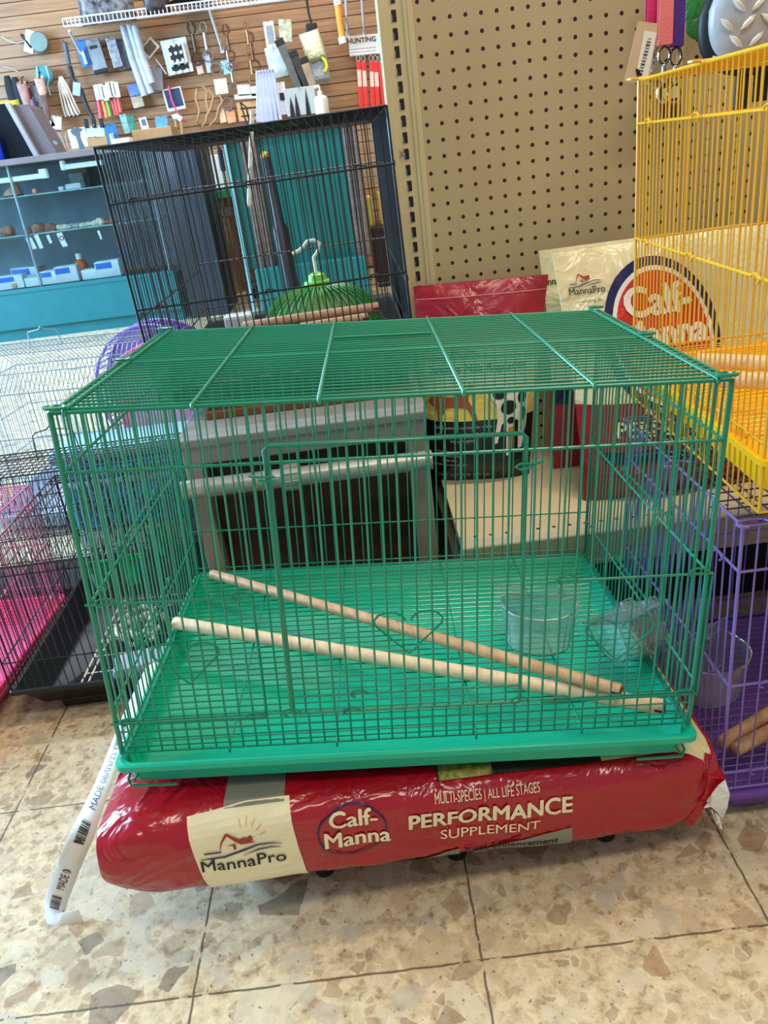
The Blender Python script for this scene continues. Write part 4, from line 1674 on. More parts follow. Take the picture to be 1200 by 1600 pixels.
GC = mat('clear_green_plastic', (20, 170, 110), .2, var=.1, coat=.4)
for i, (u, v, lb) in enumerate(((158, 905, 'left'), (205, 895, 'middle'), (248, 850, 'right'))):
    p = at(u, v, 1.30 + .02 * i)
    o = thing('green_feeder_cup', 'green plastic feeder cup in the black mesh cage, %s of three' % {'left': 'leftmost', 'middle': 'middle one', 'right': 'rightmost'}[lb], 'feeder cup', p, group='green feeder cups')
    mb = MB()
    mb.grid(lambda a, b: (.017 * math.cos(2 * math.pi * a) * (.75 + .25 * b), .014 * math.sin(2 * math.pi * a) * (.75 + .25 * b), -.02 + .04 * b), 16, 4, closeu=True)
    mb.poly([(.0127 * math.cos(2 * math.pi * k / 16), .0105 * math.sin(2 * math.pi * k / 16), -.02) for k in range(16)])
    mb.build('cup', GC, o, smooth=True)
    mb = MB()
    mb.box((-.020, .012, -.008), (.020, .016, .032), bev=.001)
    mb.build('back_plate', GC, o)

# ------------------------------------------------------------------ pink cage at the left edge
pk = box_cage('pink_wire_cage', 'pink wire cage with pink tray at the left edge of the picture', (-.98, 1.02, 0), math.radians(-3), .32, .36, .30, mat('pink_enamel_wire', (214, 130, 168), .35), mat('pink_tray_plastic', (236, 64, 128), .4), r=.001, pitch=.013, rails=(.26, .18, .09), ztray=.045, floor_z=.05, tray_in=.018)
# light blue wire cages behind
wc = thing('pale_blue_domed_cage', 'pale blue wire cage with sloping roof and carry handle behind the black mesh cage', 'wire cage', (-1.0, 1.86, 0), math.radians(-6))
ww, wd_, wh = .46, .34, .36
for nm, O, U, L in (('front_panel', (0, 0, .05), X, ww), ('back_panel', (0, wd_, .05), X, ww), ('side_panel', (0, 0, .05), Y, wd_), ('side_panel', (ww, 0, .05), Y, wd_)):
    mb = MB()
    panel(mb, O, U, Z, L, wh - .05, frange(int(L / .012), L), [(0, .0013), (wh - .05, .0014), (.2, .0013), (.1, .0013)], .0009, .001)
    mb.build(nm, W_WIRE, wc, smooth=True)
mb = MB()
for i in range(int(ww / .012) + 1):
    x = i * .012
    mb.tube([(x, 0, wh), (x, wd_ * .28, wh + .075), (x, wd_ * .72, wh + .075), (x, wd_, wh)], .0009, 5)
for y, z in ((.0, 0), (wd_ * .14, .0375), (wd_ * .28, .075), (wd_ * .5, .075), (wd_ * .72, .075), (wd_, 0)):
    mb.tube([(0, y, wh + z), (ww, y, wh + z)], .0012, 5)
mb.build('roof_panel', W_WIRE, wc, smooth=True)
mb = MB()
mb.tube([(.15, wd_ * .5, wh + .075), (.155, wd_ * .5, wh + .112), (.185, wd_ * .5, wh + .116), (.19, wd_ * .5, wh + .123), (.20, wd_ * .5, wh + .116), (.23, wd_ * .5, wh + .112), (.235, wd_ * .5, wh + .075)], .0014, 5)
mb.build('carry_handle', W_WIRE, wc, smooth=True)
mb = MB()
tray(mb, -.01, -.01, ww + .01, wd_ + .01, .055, .008, .02)
mb.build('tray', mat('light_blue_tray_plastic', (170, 190, 214), .35), wc, smooth=True)
# blue plastic tub seen through the mesh cage
p = at(130, 835, 1.47)
o = thing('blue_plastic_carrier', 'sky blue plastic pet carrier standing behind the black mesh cage', 'carrier', (-.71, 1.645, 0))
mb = MB()
mb.box((0, 0, .07), (.30, .14, .235), bev=.02)
mb.build('carrier_body', mat('sky_blue_plastic', (70, 180, 250), .35, var=.15, vscale=25), o, smooth=True)
mb = MB()
mb.box((-.006, -.006, .24), (.306, .146, .262), bev=.006)
mb.box((.02, -.004, .18), (.28, .002, .192), bev=.002)
mb.build('carrier_lid', mat('pale_blue_plastic', (150, 196, 226), .4), o, smooth=True)
mb = MB()
mb.box((.01, .01, 0), (.29, .13, .072), bev=.008)
mb.build('carrier_base', mat('milky_plastic', (190, 196, 210), .4), o, smooth=True)
# round purple ribbed cage with pink one
def drum(label, name, c, r_, d_, rgb, rgb2, rz):
    o = thing(name, label, 'pet wheel', c, rz)
    M = Matrix.Rotation(math.pi / 2, 4, 'X')
    m1, m2 = mat(name + '_a', rgb, .3, var=.06), mat(name + '_b', rgb2, .3, var=.06)
    mb = MB()
    for y in (0, -d_):
        mb.tube([(r_ * math.cos(a), y, r_ * math.sin(a) + r_) for a in [2 * math.pi * k / 40 for k in range(40)]], .005, 6, closed=True)
    mb.build('rim', m1, o, smooth=True)
    mb = MB()
    for k in range(60):
        a = 2 * math.pi * k / 60
        mb.tube([(r_ * math.cos(a), 0, r_ * math.sin(a) + r_), (r_ * math.cos(a), -d_, r_ * math.sin(a) + r_)], .0025, 4)
    mb.build('tread_ribs', m2, o, smooth=True)
    mb = MB()
    mb.grid(lambda u, v: (r_ * v * math.cos(2 * math.pi * u), .001 + .01 * (1 - v), r_ + r_ * v * math.sin(2 * math.pi * u)), 40, 4, closeu=True)
    mb.build('disc', m2, o, smooth=True)
    return o
q = at(232, 501, 2.42)
drum('large round purple ribbed plastic wheel standing behind the green cage left corner', 'purple_pet_wheel', (q.x + .02, 2.42, 0), q.z / 2, .08, (128, 108, 208), (140, 122, 210), math.radians(-10))
q = at(238, 533, 2.30)
drum('smaller round pink ribbed plastic wheel in front of the purple wheel', 'pink_pet_wheel', (q.x + .02, 2.30, 0), q.z / 2, .06, (232, 90, 140), (238, 120, 160), math.radians(-10))
# ------------------------------------------------------------------ display case
TEAL = mat('teal_painted_wood', (20, 102, 112), .4, var=.06, bump=.05)
TEALD = mat('deep_teal_paint', (10, 92, 88), .42, var=.06)
GREYL = mat('grey_brown_laminate', (112, 104, 108), .4, var=.08)
ALU = mat('brushed_aluminium', (150, 160, 168), .35, metal=.7)
GLASS = mat('display_glass', (225, 240, 240), .02, var=0, trans=1., ior=1.1)
DX0, DX1, DY = -3.2, -1.05, 4.84
dc = thing('glass_display_case', 'long glass fronted display case with teal base and grey top at the left', 'display case', (DX0, DY, 0))
W2, D2 = DX1 - DX0, .5
mb = MB()
mb.box((0, 0, .065), (W2, D2, .275), bev=.004)
mb.box((0, .02, 0), (W2, D2, .07))
mb.box((0, -.004, .268), (W2, .012, .292), bev=.003)
mb.build('teal_base', TEAL, dc)
mb = MB()
mb.box((-.01, -.03, .944), (W2 + .01, D2 + .02, .976), bev=.004)
mb.build('grey_top', GREYL, dc)
mb = MB()
mb.box((.01, 0, .295), (W2 - .01, .005, .942))
mb.build('front_glass', GLASS, dc)
for z in (.582, .787):
    mb = MB()
    mb.box((.02, .03, z - .006), (W2 - .02, D2 - .05, z))
    mb.build('glass_shelf', mat('shelf_glass_edge', (150, 190, 190), .15, var=0, alpha=.75), dc)
for x in (W2 - .035, W2 - .80):
    mb = MB()
    mb.box((x, .002 + .02, .29), (x + .014, .03, .944), bev=.003)
    mb.build('frame_post', ALU, dc)
mb = MB()
mb.box((0, D2 - .02, .29), (W2, D2, .944))
mb.build('back_panel', mat('glass_haze_panel', (138, 146, 160), .5, var=.35, vscale=3), dc)  # bluish window haze of the case glass is put into this panel's colour
for u0, u1, v0, v1 in ((-40, 66, 288, 268), (95, 158, 262, 250)):
    a, b = at(u0, v0, DY + .03), at(u1, v1, DY + .03)
    mb = MB()
    mb.box((a.x - DX0, .03, a.z - .012), (b.x - DX0, .06, a.z + .014), bev=.004)
    mb.box((a.x - DX0 if u0 > 0 else b.x - DX0 - .02, .025, a.z - .014), ((a.x if u0 > 0 else b.x - .0) - DX0 + .02, .065, a.z + .035), bev=.003)
    mb.build('light_tube', mat('lit_lamp_tube', (210, 224, 232), .4, var=0, emit=.35), dc)
random.seed(11)
# stones and fossils on the middle shelf
STN = [mat('stone_%s' % n_, c_, .7, var=.3, vscale=40, bump=.5, bscale=60) for n_, c_ in (('rust', (140, 92, 76)), ('pale', (190, 184, 170)), ('grey', (140, 146, 146)), ('bone', (206, 196, 172)))]
ordn = ['first', 'second', 'third', 'fourth', 'fifth', 'sixth', 'seventh', 'eighth', 'ninth', 'tenth', 'eleventh', 'twelfth', 'thirteenth', 'fourteenth']
st = [(10, 360, 20, 0), (38, 352, 12, 0), (58, 352, 18, 0), (76, 347, 16, 0), (90, 350, 10, 1), (98, 352, 10, 3), (108, 350, 9, 2), (117, 350, 9, 2), (126, 349, 9, 1), (136, 347, 9, 1), (144, 346, 9, 3), (154, 344, 12, 3), (166, 348, 10, 0), (176, 346, 10, 0)]
for i, (u, v, wpx, mi) in enumerate(st):
    p = at(u, v, DY + .10)
    w = wpx * .0024
    bm = bmesh.new()
    bmesh.ops.create_icosphere(bm, subdivisions=3, radius=1)
    for vv in bm.verts:
        n_ = 1 + .35 * noise.noise(vv.co * 1.6 + Vector((i * 3.1, 0, 0)))
        vv.co = Vector((vv.co.x * w * n_, vv.co.y * w * .8 * n_, max(-.55, vv.co.z) * w * .75 * n_))
    mb = MB()
    mb.bm(bm)
    zz = .582 + w * .42
    kind = ['reddish rough', 'pale knobbly', 'grey knobbly', 'bone coloured'][mi]
    tag(mb.build('rough_stone', STN[mi], smooth=True, loc=(p.x, DY + .12, zz)), '%s stone, %s from left on the middle glass shelf' % (kind, ordn[i]), 'stone', 'stones on the middle shelf of the display case')
# boxes and cards in the case
BLUEB = mat('royal_blue_print', (40, 100, 190), .5)
WBOX = mat('white_carton', (206, 214, 222), .6)
def carton(u, v, w, h, z, label, y=DY + .07, rz=0., blue=True, name='small_carton', m=WBOX, d=.10, group='cartons in the display case'):
    p = at(u, v, y)
    o = thing(name, label, 'box', (p.x, y, z), rz, group)
    mb = MB()
    mb.box((-w / 2, 0, 0), (w / 2, d, h), bev=.003)
    mb.build('carton_body', m, o)
    if blue:
        mb = MB()
        mb.box((-w * .46, -.0012, h * .55), (w * .2, 0, h * .92))
        mb.build('printed_label', BLUEB, o)
    return o
for i, (u, v, w, h, rz, bl) in enumerate(((14, 440, .16, .075, .1, True), (52, 440, .10, .05, 0, False), (77, 436, .10, .075, -.1, True), (104, 430, .13, .09, .1, True), (141, 430, .10, .055, 0, False), (168, 420, .14, .09, .08, True))):
    carton(u, v, w, h, .292, 'white carton%s, %s from left on the display case floor' % (' with blue label' if bl else '', ordn[i]), rz=rz, blue=bl)
carton(38, 425, .18, .10, .293, 'tilted white carton with blue label behind the front row of cartons', y=DY + .22, rz=-.2)
carton(24, 452, .03, .03, .292, 'small brown scrap lying by the first carton', blue=False, name='brown_packet', m=CARD, d=.02)
p = at(127, 430, DY + .16)
o = thing('orange_liquid_bottle', 'small bottle of orange liquid with white cap in the display case', 'bottle', (p.x, DY + .2, .292))
mb = MB()
mb.lathe((0, 0, 0), [(.035, 0), (.038, .01), (.038, .085), (.028, .10), (.014, .11)], 20)
mb.build('bottle_body', mat('orange_liquid', (222, 110, 70), .25, var=.05), o, smooth=True)
mb = MB()
mb.lathe((0, 0, .11), [(.017, 0), (.017, .03), (.014, .033)], 16)
mb.build('bottle_cap', WHITE, o, smooth=True)
for i, (u0, v0, u1, v1, rot) in enumerate(((40, 373, 58, 388, 0), (53, 368, 68, 387, 0), (72, 368, 82, 379, 0), (88, 365, 106, 384, 0), (152, 361, 160, 373, 0))):
    a, b = at(u0, v0, DY + .03), at(u1, v1, DY + .03)
    o = thing('price_card', 'white price card hanging under the middle glass shelf, %s from left' % ordn[i], 'price card', (a.x, DY + .028, a.z), group='price cards in the display case')
    mb = MB()
    w, h = b.x - a.x, a.z - b.z
    mb.prism([(0, 0), (w * .7, .004), (w, -h), (w * .35, -h - .004)], 0, .001, Matrix.Identity(4))
    mb.build('card', mat('pale_card_stock', (206, 214, 224), .6), o)
    if i == 3:
        mb = MB()
        mb.tube([(w * .52 + .012 * math.cos(a_), -.001, -h * .38 + .010 * math.sin(a_)) for a_ in [2 * math.pi * k / 12 for k in range(12)]], .003, 5, closed=True)
        mb.build('red_print', mat('red_print', (190, 70, 80), .5), o)
def simple_box(name, label, cat, u0, v0, u1, v1, y, d, m, group=None, z0=None, bev=.004, rz=0.):
    a, b = at(u0, v0, y), at(u1, v1, y)
    z_ = b.z if z0 is None else z0
    mb = MB()
    w, h = abs(b.x - a.x), a.z - z_
    mb.box((-w / 2, 0, 0), (w / 2, d, h), bev=bev)
    o = mb.build(name, m, loc=((a.x + b.x) / 2, y, z_))
    o.rotation_euler = (0, 0, rz)
    return tag(o, label, cat, group)
simple_box('label_tray', 'long white label strip on the upper glass shelf', 'label', 101, 288, 128, 297, DY + .10, .06, WBOX, z0=.788)
simple_box('label_tray', 'short white label block left of the long strip on the upper shelf', 'label', 90, 292, 100, 298, DY + .10, .05, WBOX, z0=.788)
simple_box('orange_topped_packet', 'tiny white and orange packet on the upper glass shelf', 'packet', 49, 295, 58, 304, DY + .10, .04, mat('pale_orange_print', (226, 150, 120), .5, var=.3, vscale=50), z0=.788)
simple_box('grey_carton', 'grey white carton behind the label strip on the upper glass shelf', 'box', 106, 272, 134, 292, DY + .25, .12, mat('grey_white_carton', (150, 160, 164), .6, var=.2), z0=.788)
simple_box('brown_carton', 'brown cardboard carton at the back of the upper glass shelf', 'box', 112, 262, 140, 284, DY + .36, .08, CARD, z0=.789)
p = at(20, 305, DY + .12)
o = thing('leather_clog', 'brown leather clog shaped item on the upper glass shelf at far left', 'shoe', (p.x, DY + .12, .788))
mb = MB()
mb.grid(lambda u, v: (.06 * math.cos(2 * math.pi * u) * (1 - .25 * v), .03 * math.sin(2 * math.pi * u) * (1 - .3 * v), .045 * v * (1.1 + .6 * math.cos(2 * math.pi * u))), 24, 5, closeu=True)
mb.build('leather_upper', mat('tan_leather', (176, 124, 100), .5), o, smooth=True)
mb = MB()
mb.grid(lambda u, v: (.063 * math.cos(2 * math.pi * u), .033 * math.sin(2 * math.pi * u), -.0 + .008 * v), 24, 1, closeu=True)
mb.build('sole', mat('dark_sole', (60, 44, 40), .6), o)
# dark upright panel right of the case
mb = MB()
mb.box((-.115, 0, 0), (.115, .45, .93), bev=.006)
tag(mb.build('dark_cupboard', mat('blue_black_laminate', (34, 42, 54), .5, var=.15, vscale=4), loc=(-.90, 4.86, 0)), 'narrow blue black cupboard between the glass display case and the opening', 'cupboard')
# ------------------------------------------------------------------ teal counter
T0, T1, TY = -.575, .10, 4.4
tcb = thing('teal_counter', 'teal panelled counter with brown wooden corner posts and grey top', 'counter', (T0, TY, 0))
w = T1 - T0
mb = MB()
mb.box((0, .02, .29), (w, .62, .94))
mb.build('teal_panel', TEALD, tcb)
mb = MB()
mb.box((.05, -.05, 0), (w - .03, .60, .292), bev=.006)
mb.build('kick_base', mat('teal_kick_paint', (12, 104, 104), .4, var=.06), tcb)
for x0, x1 in ((.075, .16), (w - .075, w)):
    mb = MB()
    for k in range(3):
        a = x0 + (x1 - x0) * k / 3
        mb.box((a + .002, .0, .285), (a + (x1 - x0) / 3 - .002, .03, .94), bev=.005)
    mb.build('corner_post', wood('brown_post_wood', (84, 66, 60), (116, 94, 84), (3, 3, 20), .5), tcb)
mb = MB()
mb.box((-.16, -.02, .94), (w + .03, .66, .975), bev=.004)
mb.build('counter_top', GREYL, tcb)
mb = MB()
mb.box((-.004, -.004, .0), (.012, .02, .94), bev=.002)
mb.build('metal_edge', mat('pale_teal_edge', (110, 170, 180), .4), tcb)
# black pole with brass knob
o = thing('black_pole', 'black pole with brass knob leaning against the teal counter', 'pole', at(458, 500, 4.2))
a, b = at(460, 470, 4.22) - o.location, at(415, 248, 4.34) - o.location
mb = MB()
mb.tube([a, a.lerp(b, .2), a.lerp(b, .5), a.lerp(b, .56), b], .03, 10, rs=[.045, .04, .045, .03, .028])
mb.build('pole_body', mat('black_satin', (20, 20, 26), .4), o, smooth=True)
mb = MB()
mb.lathe(b, [(.018, -.01), (.026, .008), (.022, .025), (.01, .035)], 14)
mb.build('brass_knob', mat('old_brass', (150, 120, 60), .35, metal=.8), o, smooth=True)
# ------------------------------------------------------------------ opening between the counters
o = thing('green_edged_table', 'work table with green edge seen through the opening between the counters', 'table', (-.55, 5.57, 0))
za = at(320, 300, 5.57).z
mb = MB()
mb.box((-.45, 0, za - .05), (.5, .5, za), bev=.004)
mb.build('table_top', mat('bright_green_edge', (36, 140, 84), .5), o)
for x in (-.40, .45):
    mb = MB()
    mb.box((x - .02, .02, 0), (x + .02, .06, za - .05), bev=.004)
    mb.build('leg', mat('dark_table_leg', (50, 46, 44), .5), o)
simple_box('white_storage_box', 'large white storage box standing on the green edged table', 'box', 302, 246, 352, 288, 5.66, .3, mat('bright_white_plastic', (226, 232, 236), .5, var=.04), z0=za)
simple_box('blue_bag', 'dark blue bag hanging beside the white storage box', 'bag', 338, 232, 352, 268, 5.0, .05, mat('slate_blue_cloth', (60, 84, 140), .7), bev=.02)
simple_box('cardboard_box', 'large brown cardboard box under the green edged table', 'box', 318, 345, 372, 425, 5.7, .3, CARD, z0=0)
simple_box('dark_bin', 'dark bin standing on the floor beside the blue black cupboard', 'bin', 296, 330, 318, 440, 5.4, .2, mat('dark_brown_bin', (60, 44, 44), .6), z0=0)
p = atz(345, 440, 0)
o = thing('office_chair', 'office chair base on casters seen through the opening between the counters', 'chair', (-.48, 5.34, 0))
mb = MB()
for k in range(5):
    a = 2 * math.pi * k / 5 + .4
    mb.tube([(0, 0, .10), (.19 * math.cos(a), .19 * math.sin(a), .06)], .014, 6)
mb.build('star_base', CHROME, o, smooth=True)
for k in range(5):
    a = 2 * math.pi * k / 5 + .4
    mb = MB()
    mb.lathe((.19 * math.cos(a), .19 * math.sin(a), .0), [(.02, .0), (.028, .01), (.028, .05), (.01, .06)], 12)
    mb.build('caster', BLACKP, o, smooth=True)
mb = MB()
mb.tube([(0, 0, .10), (0, 0, .36)], .02, 8)
mb.build('gas_column', BLACKP, o, smooth=True)
mb = MB()
mb.box((-.2, -.2, .36), (.2, .2, .43), bev=.03)
mb.build('seat', mat('navy_seat_cloth', (36, 44, 70), .8), o)
# right of the teal counter
simple_box('yellow_jug', 'yellow plastic jug standing right of the teal counter', 'jug', 572, 306, 587, 362, 5.2, .10, mat('lemon_plastic', (222, 200, 90), .5), bev=.02, z0=.36)
simple_box('yellow_jug', 'second yellow plastic jug, nearest the pegboard upright', 'jug', 590, 300, 600, 360, 5.3, .10, mat('lemon_plastic', (222, 200, 90), .5), bev=.02, z0=.36)
mb = MB()
mb.box((-.02, 0, 0), (.34, .36, .36), bev=.005)
tag(mb.build('dark_crate', mat('maroon_black_crate', (56, 36, 40), .6, var=.5, vscale=60), loc=(.16, 5.15, 0)), 'dark plastic crate under the yellow jugs beside the pegboard upright', 'crate')
# ------------------------------------------------------------------ counter top objects
o = thing('grey_cash_terminal', 'grey terminal housing with dark screen standing on the display case at left', 'terminal', (-1.83, 4.95, .977))
mb = MB()
M = Matrix.Identity(4)
a, b = at(12, 175, 4.95), at(66, 245, 4.95)
mb.prism([(0, 0), (.13, 0), (.05, .24), (.02, .262), (-.08, .27)], 0, .2, Matrix.Translation((.12, 0, 0)))
mb.build('housing', mat('warm_grey_plastic', (104, 94, 98), .45), o)
mb = MB()
mb.prism([(-.08, 0), (.10, 0), (.02, .275), (-.16, .27)], -.03, .0, Matrix.Translation((.03, 0, 0)))
mb.build('screen', mat('screen_black', (16, 24, 34), .15), o)
mb = MB()
mb.prism([(.10, 0), (.125, 0), (.045, .275), (.02, .275)], -.034, .0, Matrix.Translation((.03, 0, 0)))
mb.build('bezel', mat('light_grey_bezel', (150, 150, 158), .4), o)
p = at(5, 245, 4.87)
o = thing('blue_bottle', 'small bright blue bottle on the display case at the left edge', 'bottle', (p.x - .03, 4.87, .977))
mb = MB()
mb.lathe((0, 0, 0), [(.03, 0), (.034, .01), (.032, .11), (.018, .14), (.014, .15)], 18)
mb.build('bottle_body', mat('cobalt_liquid', (20, 60, 210), .2), o, smooth=True)
mb = MB()
mb.lathe((0, 0, .15), [(.016, 0), (.016, .035), (.01, .04)], 14)
mb.build('bottle_cap', BLACKP, o, smooth=True)
simple_box('light_blue_box', 'small light blue box standing on the display case top', 'box', 63, 223, 89, 240, 5.0, .06, mat('light_sky_carton', (140, 196, 232), .5), z0=.977)
simple_box('brown_open_carton', 'open brown cardboard carton on the counter behind the black cage', 'box', 205, 204, 274, 232, 5.3, .22, CARD, z0=.977)
simple_box('white_sheet_stack', 'white papers lying on the counter in front of the brown carton', 'paper', 172, 218, 205, 232, 5.1, .10, WHITE, z0=.977)
p = at(504, 170, 5.0)
o = thing('pump_bottle', 'white pump bottle standing on the teal counter', 'bottle', (p.x, 4.85, .976))
mb = MB()
mb.lathe((0, 0, 0), [(.035, 0), (.038, .008), (.038, .10), (.03, .115), (.014, .12)], 18)
mb.build('bottle_body', mat('milky_white_plastic', (226, 216, 196), .35), o, smooth=True)
mb = MB()
mb.lathe((0, 0, .12), [(.014, 0), (.014, .02), (.005, .022), (.005, .045)], 12)
mb.tube([(0, 0, .165), (-.03, 0, .162)], .007, 6)
mb.build('pump_head', mat('milky_white_plastic', (226, 216, 196), .35), o, smooth=True)

# ------------------------------------------------------------------ wire shelf on the slatwall
WY = 6.09
a, b = at(100, 42, 5.8), at(640, -14, 5.8)
o = thing('white_wire_shelf', 'long white wire shelf bracketed to the wooden slatwall', 'shelf', (a.x, 5.8, a.z))
L_ = b.x - a.x
mb = MB()
for z in (0, .042):
    mb.tube([(0, 0, z), (L_, 0, z)], .0045, 6)
n = int(L_ / .026)
for i in range(n + 1):
    mb.tube([(L_ * i / n, 0, 0), (L_ * i / n, 0, .042), (L_ * i / n, .29, .042)], .0028, 4)
for y in (.1, .2, .29):
    mb.tube([(0, y, .040), (L_, y, .040)], .004, 5)
WS = mat('white_coated_shelf_wire', (214, 216, 222), .35)
mb.build('wire_deck', WS, o)
for u0, v0, u1, v1 in ((108, 48, 131, 92), (327, 14, 347, 78), (540, -5, 543, 54), (565, -5, 569, 52)):
    p0, p1 = at(u0, v0, 5.84), at(u1, v1, 6.08)
    mb = MB()
    mb.tube([p0 - o.location, p1 - o.location], .009, 6)
    d_ = p1 - o.location
    mb.box((d_.x - .012, d_.y - .006, d_.z - .02), (d_.x + .012, d_.y + .004, d_.z + .01), bev=.002)
    mb.build('bracket', WS, o)
PAT = mat('black_white_camo_film', (96, 94, 98), .4, var=1.0, vscale=28)
def soft_pack(name, label, cat, u0, v0, u1, v1, y, m, d=.05, rot=0., group=None, extra=None):
    a, b = at(u0, v0, y), at(u1, v1, y)
    w, h = abs(b.x - a.x) / 2, abs(a.z - b.z) / 2
    o = thing(name, label, cat, ((a.x + b.x) / 2, y, (a.z + b.z) / 2), group=group)
    o.rotation_euler = (0, -rot, 0)
    mb = MB()
    mb.grid(lambda u, v: (w * (2 * u - 1), -d * max(0, math.sin(math.pi * u)) ** .18 * max(0, math.sin(math.pi * v)) ** .2, h * (2 * v - 1)), 14, 14)
    mb.grid(lambda u, v: (w * (1 - 2 * u), .002, h * (2 * v - 1)), 2, 2)
    mb.build('pack_body', m, o, smooth=True)
    return o, w, h, d
soft_pack('patterned_bedding_pack', 'large black and white patterned pack standing on the wire shelf at left', 'package', 112, -34, 214, 31, 5.86, PAT, .05)
soft_pack('patterned_bedding_pack', 'smaller dark patterned pack right of the large one on the wire shelf', 'package', 216, -36, 268, 20, 5.86, mat('dark_marble_film', (64, 54, 58), .4, var=.9, vscale=24), .09)
p = at(303, 12, 5.95)
o = thing('black_brimmed_hat', 'black brimmed hat lying on the wire shelf', 'hat', (p.x, 5.94, p.z + .03))
mb = MB()
mb.lathe((0, 0, 0), [(.05, .004), (.145, .0), (.148, .004), (.09, .012), (.08, .05), (.05, .07), (.01, .072)], 28)
mb.build('hat_body', mat('black_felt', (24, 24, 26), .9), o, smooth=True)

# ------------------------------------------------------------------ goods hanging on the slatwall
def hang(name, label, cat, u, v, y=None, group=None, rot=0.):
    y = y or 6.03
    o = thing(name, label, cat, at(u, v, y), group=group)
    o.rotation_euler = (0, -rot, 0)
    return o
def peg(o, dx=0, dz=0):
    mb = MB()
    y0 = 6.1 - o.location.y
    mb.tube([(dx, y0, dz), (dx, -.02, dz), (dx, -.03, dz + .01)], .003, 5)
    mb.build('peg_hook', CHROME, o)
PXM = .0049  # metres per photo pixel on the slatwall
def flat(name, label, cat, u0, v0, u1, v1, m, d=.008, y=6.03, rot=0., group=None, bev=.002, bands=None, hook_=True):
    a, b = at((u0 + u1) / 2, v0, y), at((u0 + u1) / 2, v1, y)
    w = (at(u1, (v0 + v1) / 2, y).x - at(u0, (v0 + v1) / 2, y).x) / 2
    h = (a.z - b.z) / 2
    c = at((u0 + u1) / 2, (v0 + v1) / 2, y)
    o = thing(name, label, cat, c, group=group)
    o.rotation_euler = (0, -rot, 0)
    mb = MB()
    mb.box((-w, 0, -h), (w, d, h), bev=bev)
    mb.build('backing_card', m, o)
    if bands:
        for nm, x0, z0, x1, z1, dd, mm in bands:
            q = MB()
            q.box((x0 * w, -dd, z0 * h), (x1 * w, .0005, z1 * h), bev=min(.006, dd * .4))
            q.build(nm, mm, o)
    if hook_:
        peg(o, 0, h * .9)
    return o
def rod(name, label, cat, pts, r, m, y=6.02, n=8, group=None, closed=False):
    P_ = [at(u, v, y) for u, v in pts]
    o = thing(name, label, cat, P_[0], group=group)
    mb = MB()
    mb.tube([p - P_[0] for p in P_], r, n, closed=closed)
    mb.build('main_piece', m, o, smooth=True)
    if not closed:
        peg(o)
    return o
BLU = mat('blue_blister_card', (50, 110, 210), .4, var=.15)
GRY = mat('grey_blister_card', (140, 144, 146), .4, var=.15)
DRK = mat('charcoal_goods', (40, 42, 50), .5, var=.2)
SIL = mat('silver_goods', (176, 182, 188), .3, metal=.5, var=.15)
CLR = mat('cloudy_sleeve_film', (190, 196, 206), .25, var=.15, vscale=20, alpha=.75)
RDM = mat('scarlet_nylon', (230, 40, 36), .5)
TANL = mat('natural_leather', (176, 132, 92), .6)
TEALP = mat('teal_goods', (70, 140, 150), .4, var=.2)
WCARD = mat('white_goods_card', (214, 216, 216), .5, var=.05)
# top left
o = hang('retractable_reel', 'silver and green tape reel hanging highest at the left of the slatwall', 'reel', 62, 66)
mb = MB(); mb.lathe((0, 0, 0), [(.055, -.02), (.06, -.014), (.06, .014), (.055, .02)], 20, Matrix.Rotation(math.pi / 2, 4, 'X')); mb.build('reel_body', mat('green_grey_reel', (120, 140, 130), .3, metal=.4), o, smooth=True)
mb = MB(); mb.box((-.09, -.01, -.08), (-.03, .01, .05), Matrix.Rotation(.4, 4, 'Y'), bev=.004); mb.build('reel_tag', WCARD, o)
mb = MB(); mb.box((-.075, -.01, .0), (-.055, .01, .10), Matrix.Rotation(-.5, 4, 'Y'), bev=.004); mb.build('reel_clip', BLACKP, o)
o = hang('retractable_reel', 'teal round reel hanging below the silver green one', 'reel', 70, 118)
mb = MB(); mb.lathe((0, 0, 0), [(.05, -.02), (.058, -.014), (.058, .014), (.05, .02)], 20, Matrix.Rotation(math.pi / 2, 4, 'X')); mb.build('reel_body', TEALP, o, smooth=True)
mb = MB()
for s in (-1, 1):
    mb.tube([(s * .03, -.025, .05), (s * .035, -.03, -.02), (s * .01, -.028, -.06)], .006, 6)
mb.tube([(.005, -.025, -.06), (.01, -.02, -.12)], .005, 6)
mb.build('reel_strap', mat('pale_teal_strap', (150, 200, 206), .4), o)
rod('slat_hook', 'bare wire display hook at the far left above the reels', 'hook', [(2, 56), (14, 64), (26, 68), (40, 64)], .004, SIL)
rod('slat_hook', 'bare wire display hook at the far left below the reels', 'hook', [(0, 104), (14, 106), (28, 112)], .004, SIL)
o = rod('grey_strap_tool', 'long grey strap tool hanging left of the shelf bracket', 'tool', [(101, 66), (105, 85), (108, 100)], .014, mat('slate_strap', (84, 92, 104), .5), n=10)
peg(o)
o = rod('black_handled_tool', 'dark handled tool hanging directly beneath the grey strap tool', 'tool', [(108, 103), (111, 112), (113, 119)], .016, DRK, n=10)
o = rod('buckled_knife', 'black sheathed knife with pale buckle hanging at left centre', 'knife', [(113, 122), (120, 132), (128, 143), (131, 155), (138, 172), (146, 186)], .014, DRK, n=8)
mb = MB(); mb.box((.01, -.02, -.10), (.06, -.012, -.02), Matrix.Rotation(.3, 4, 'Y'), bev=.004); mb.build('buckle', mat('pale_blue_buckle', (160, 176, 206), .4), o)
flat('blue_tool_pack', 'blue carded tool pack beside the left shelf bracket', 'package', 122, 61, 139, 105, BLU, rot=.12, bands=[('tool_blister', -.3, -.9, .3, .2, .02, SIL)])
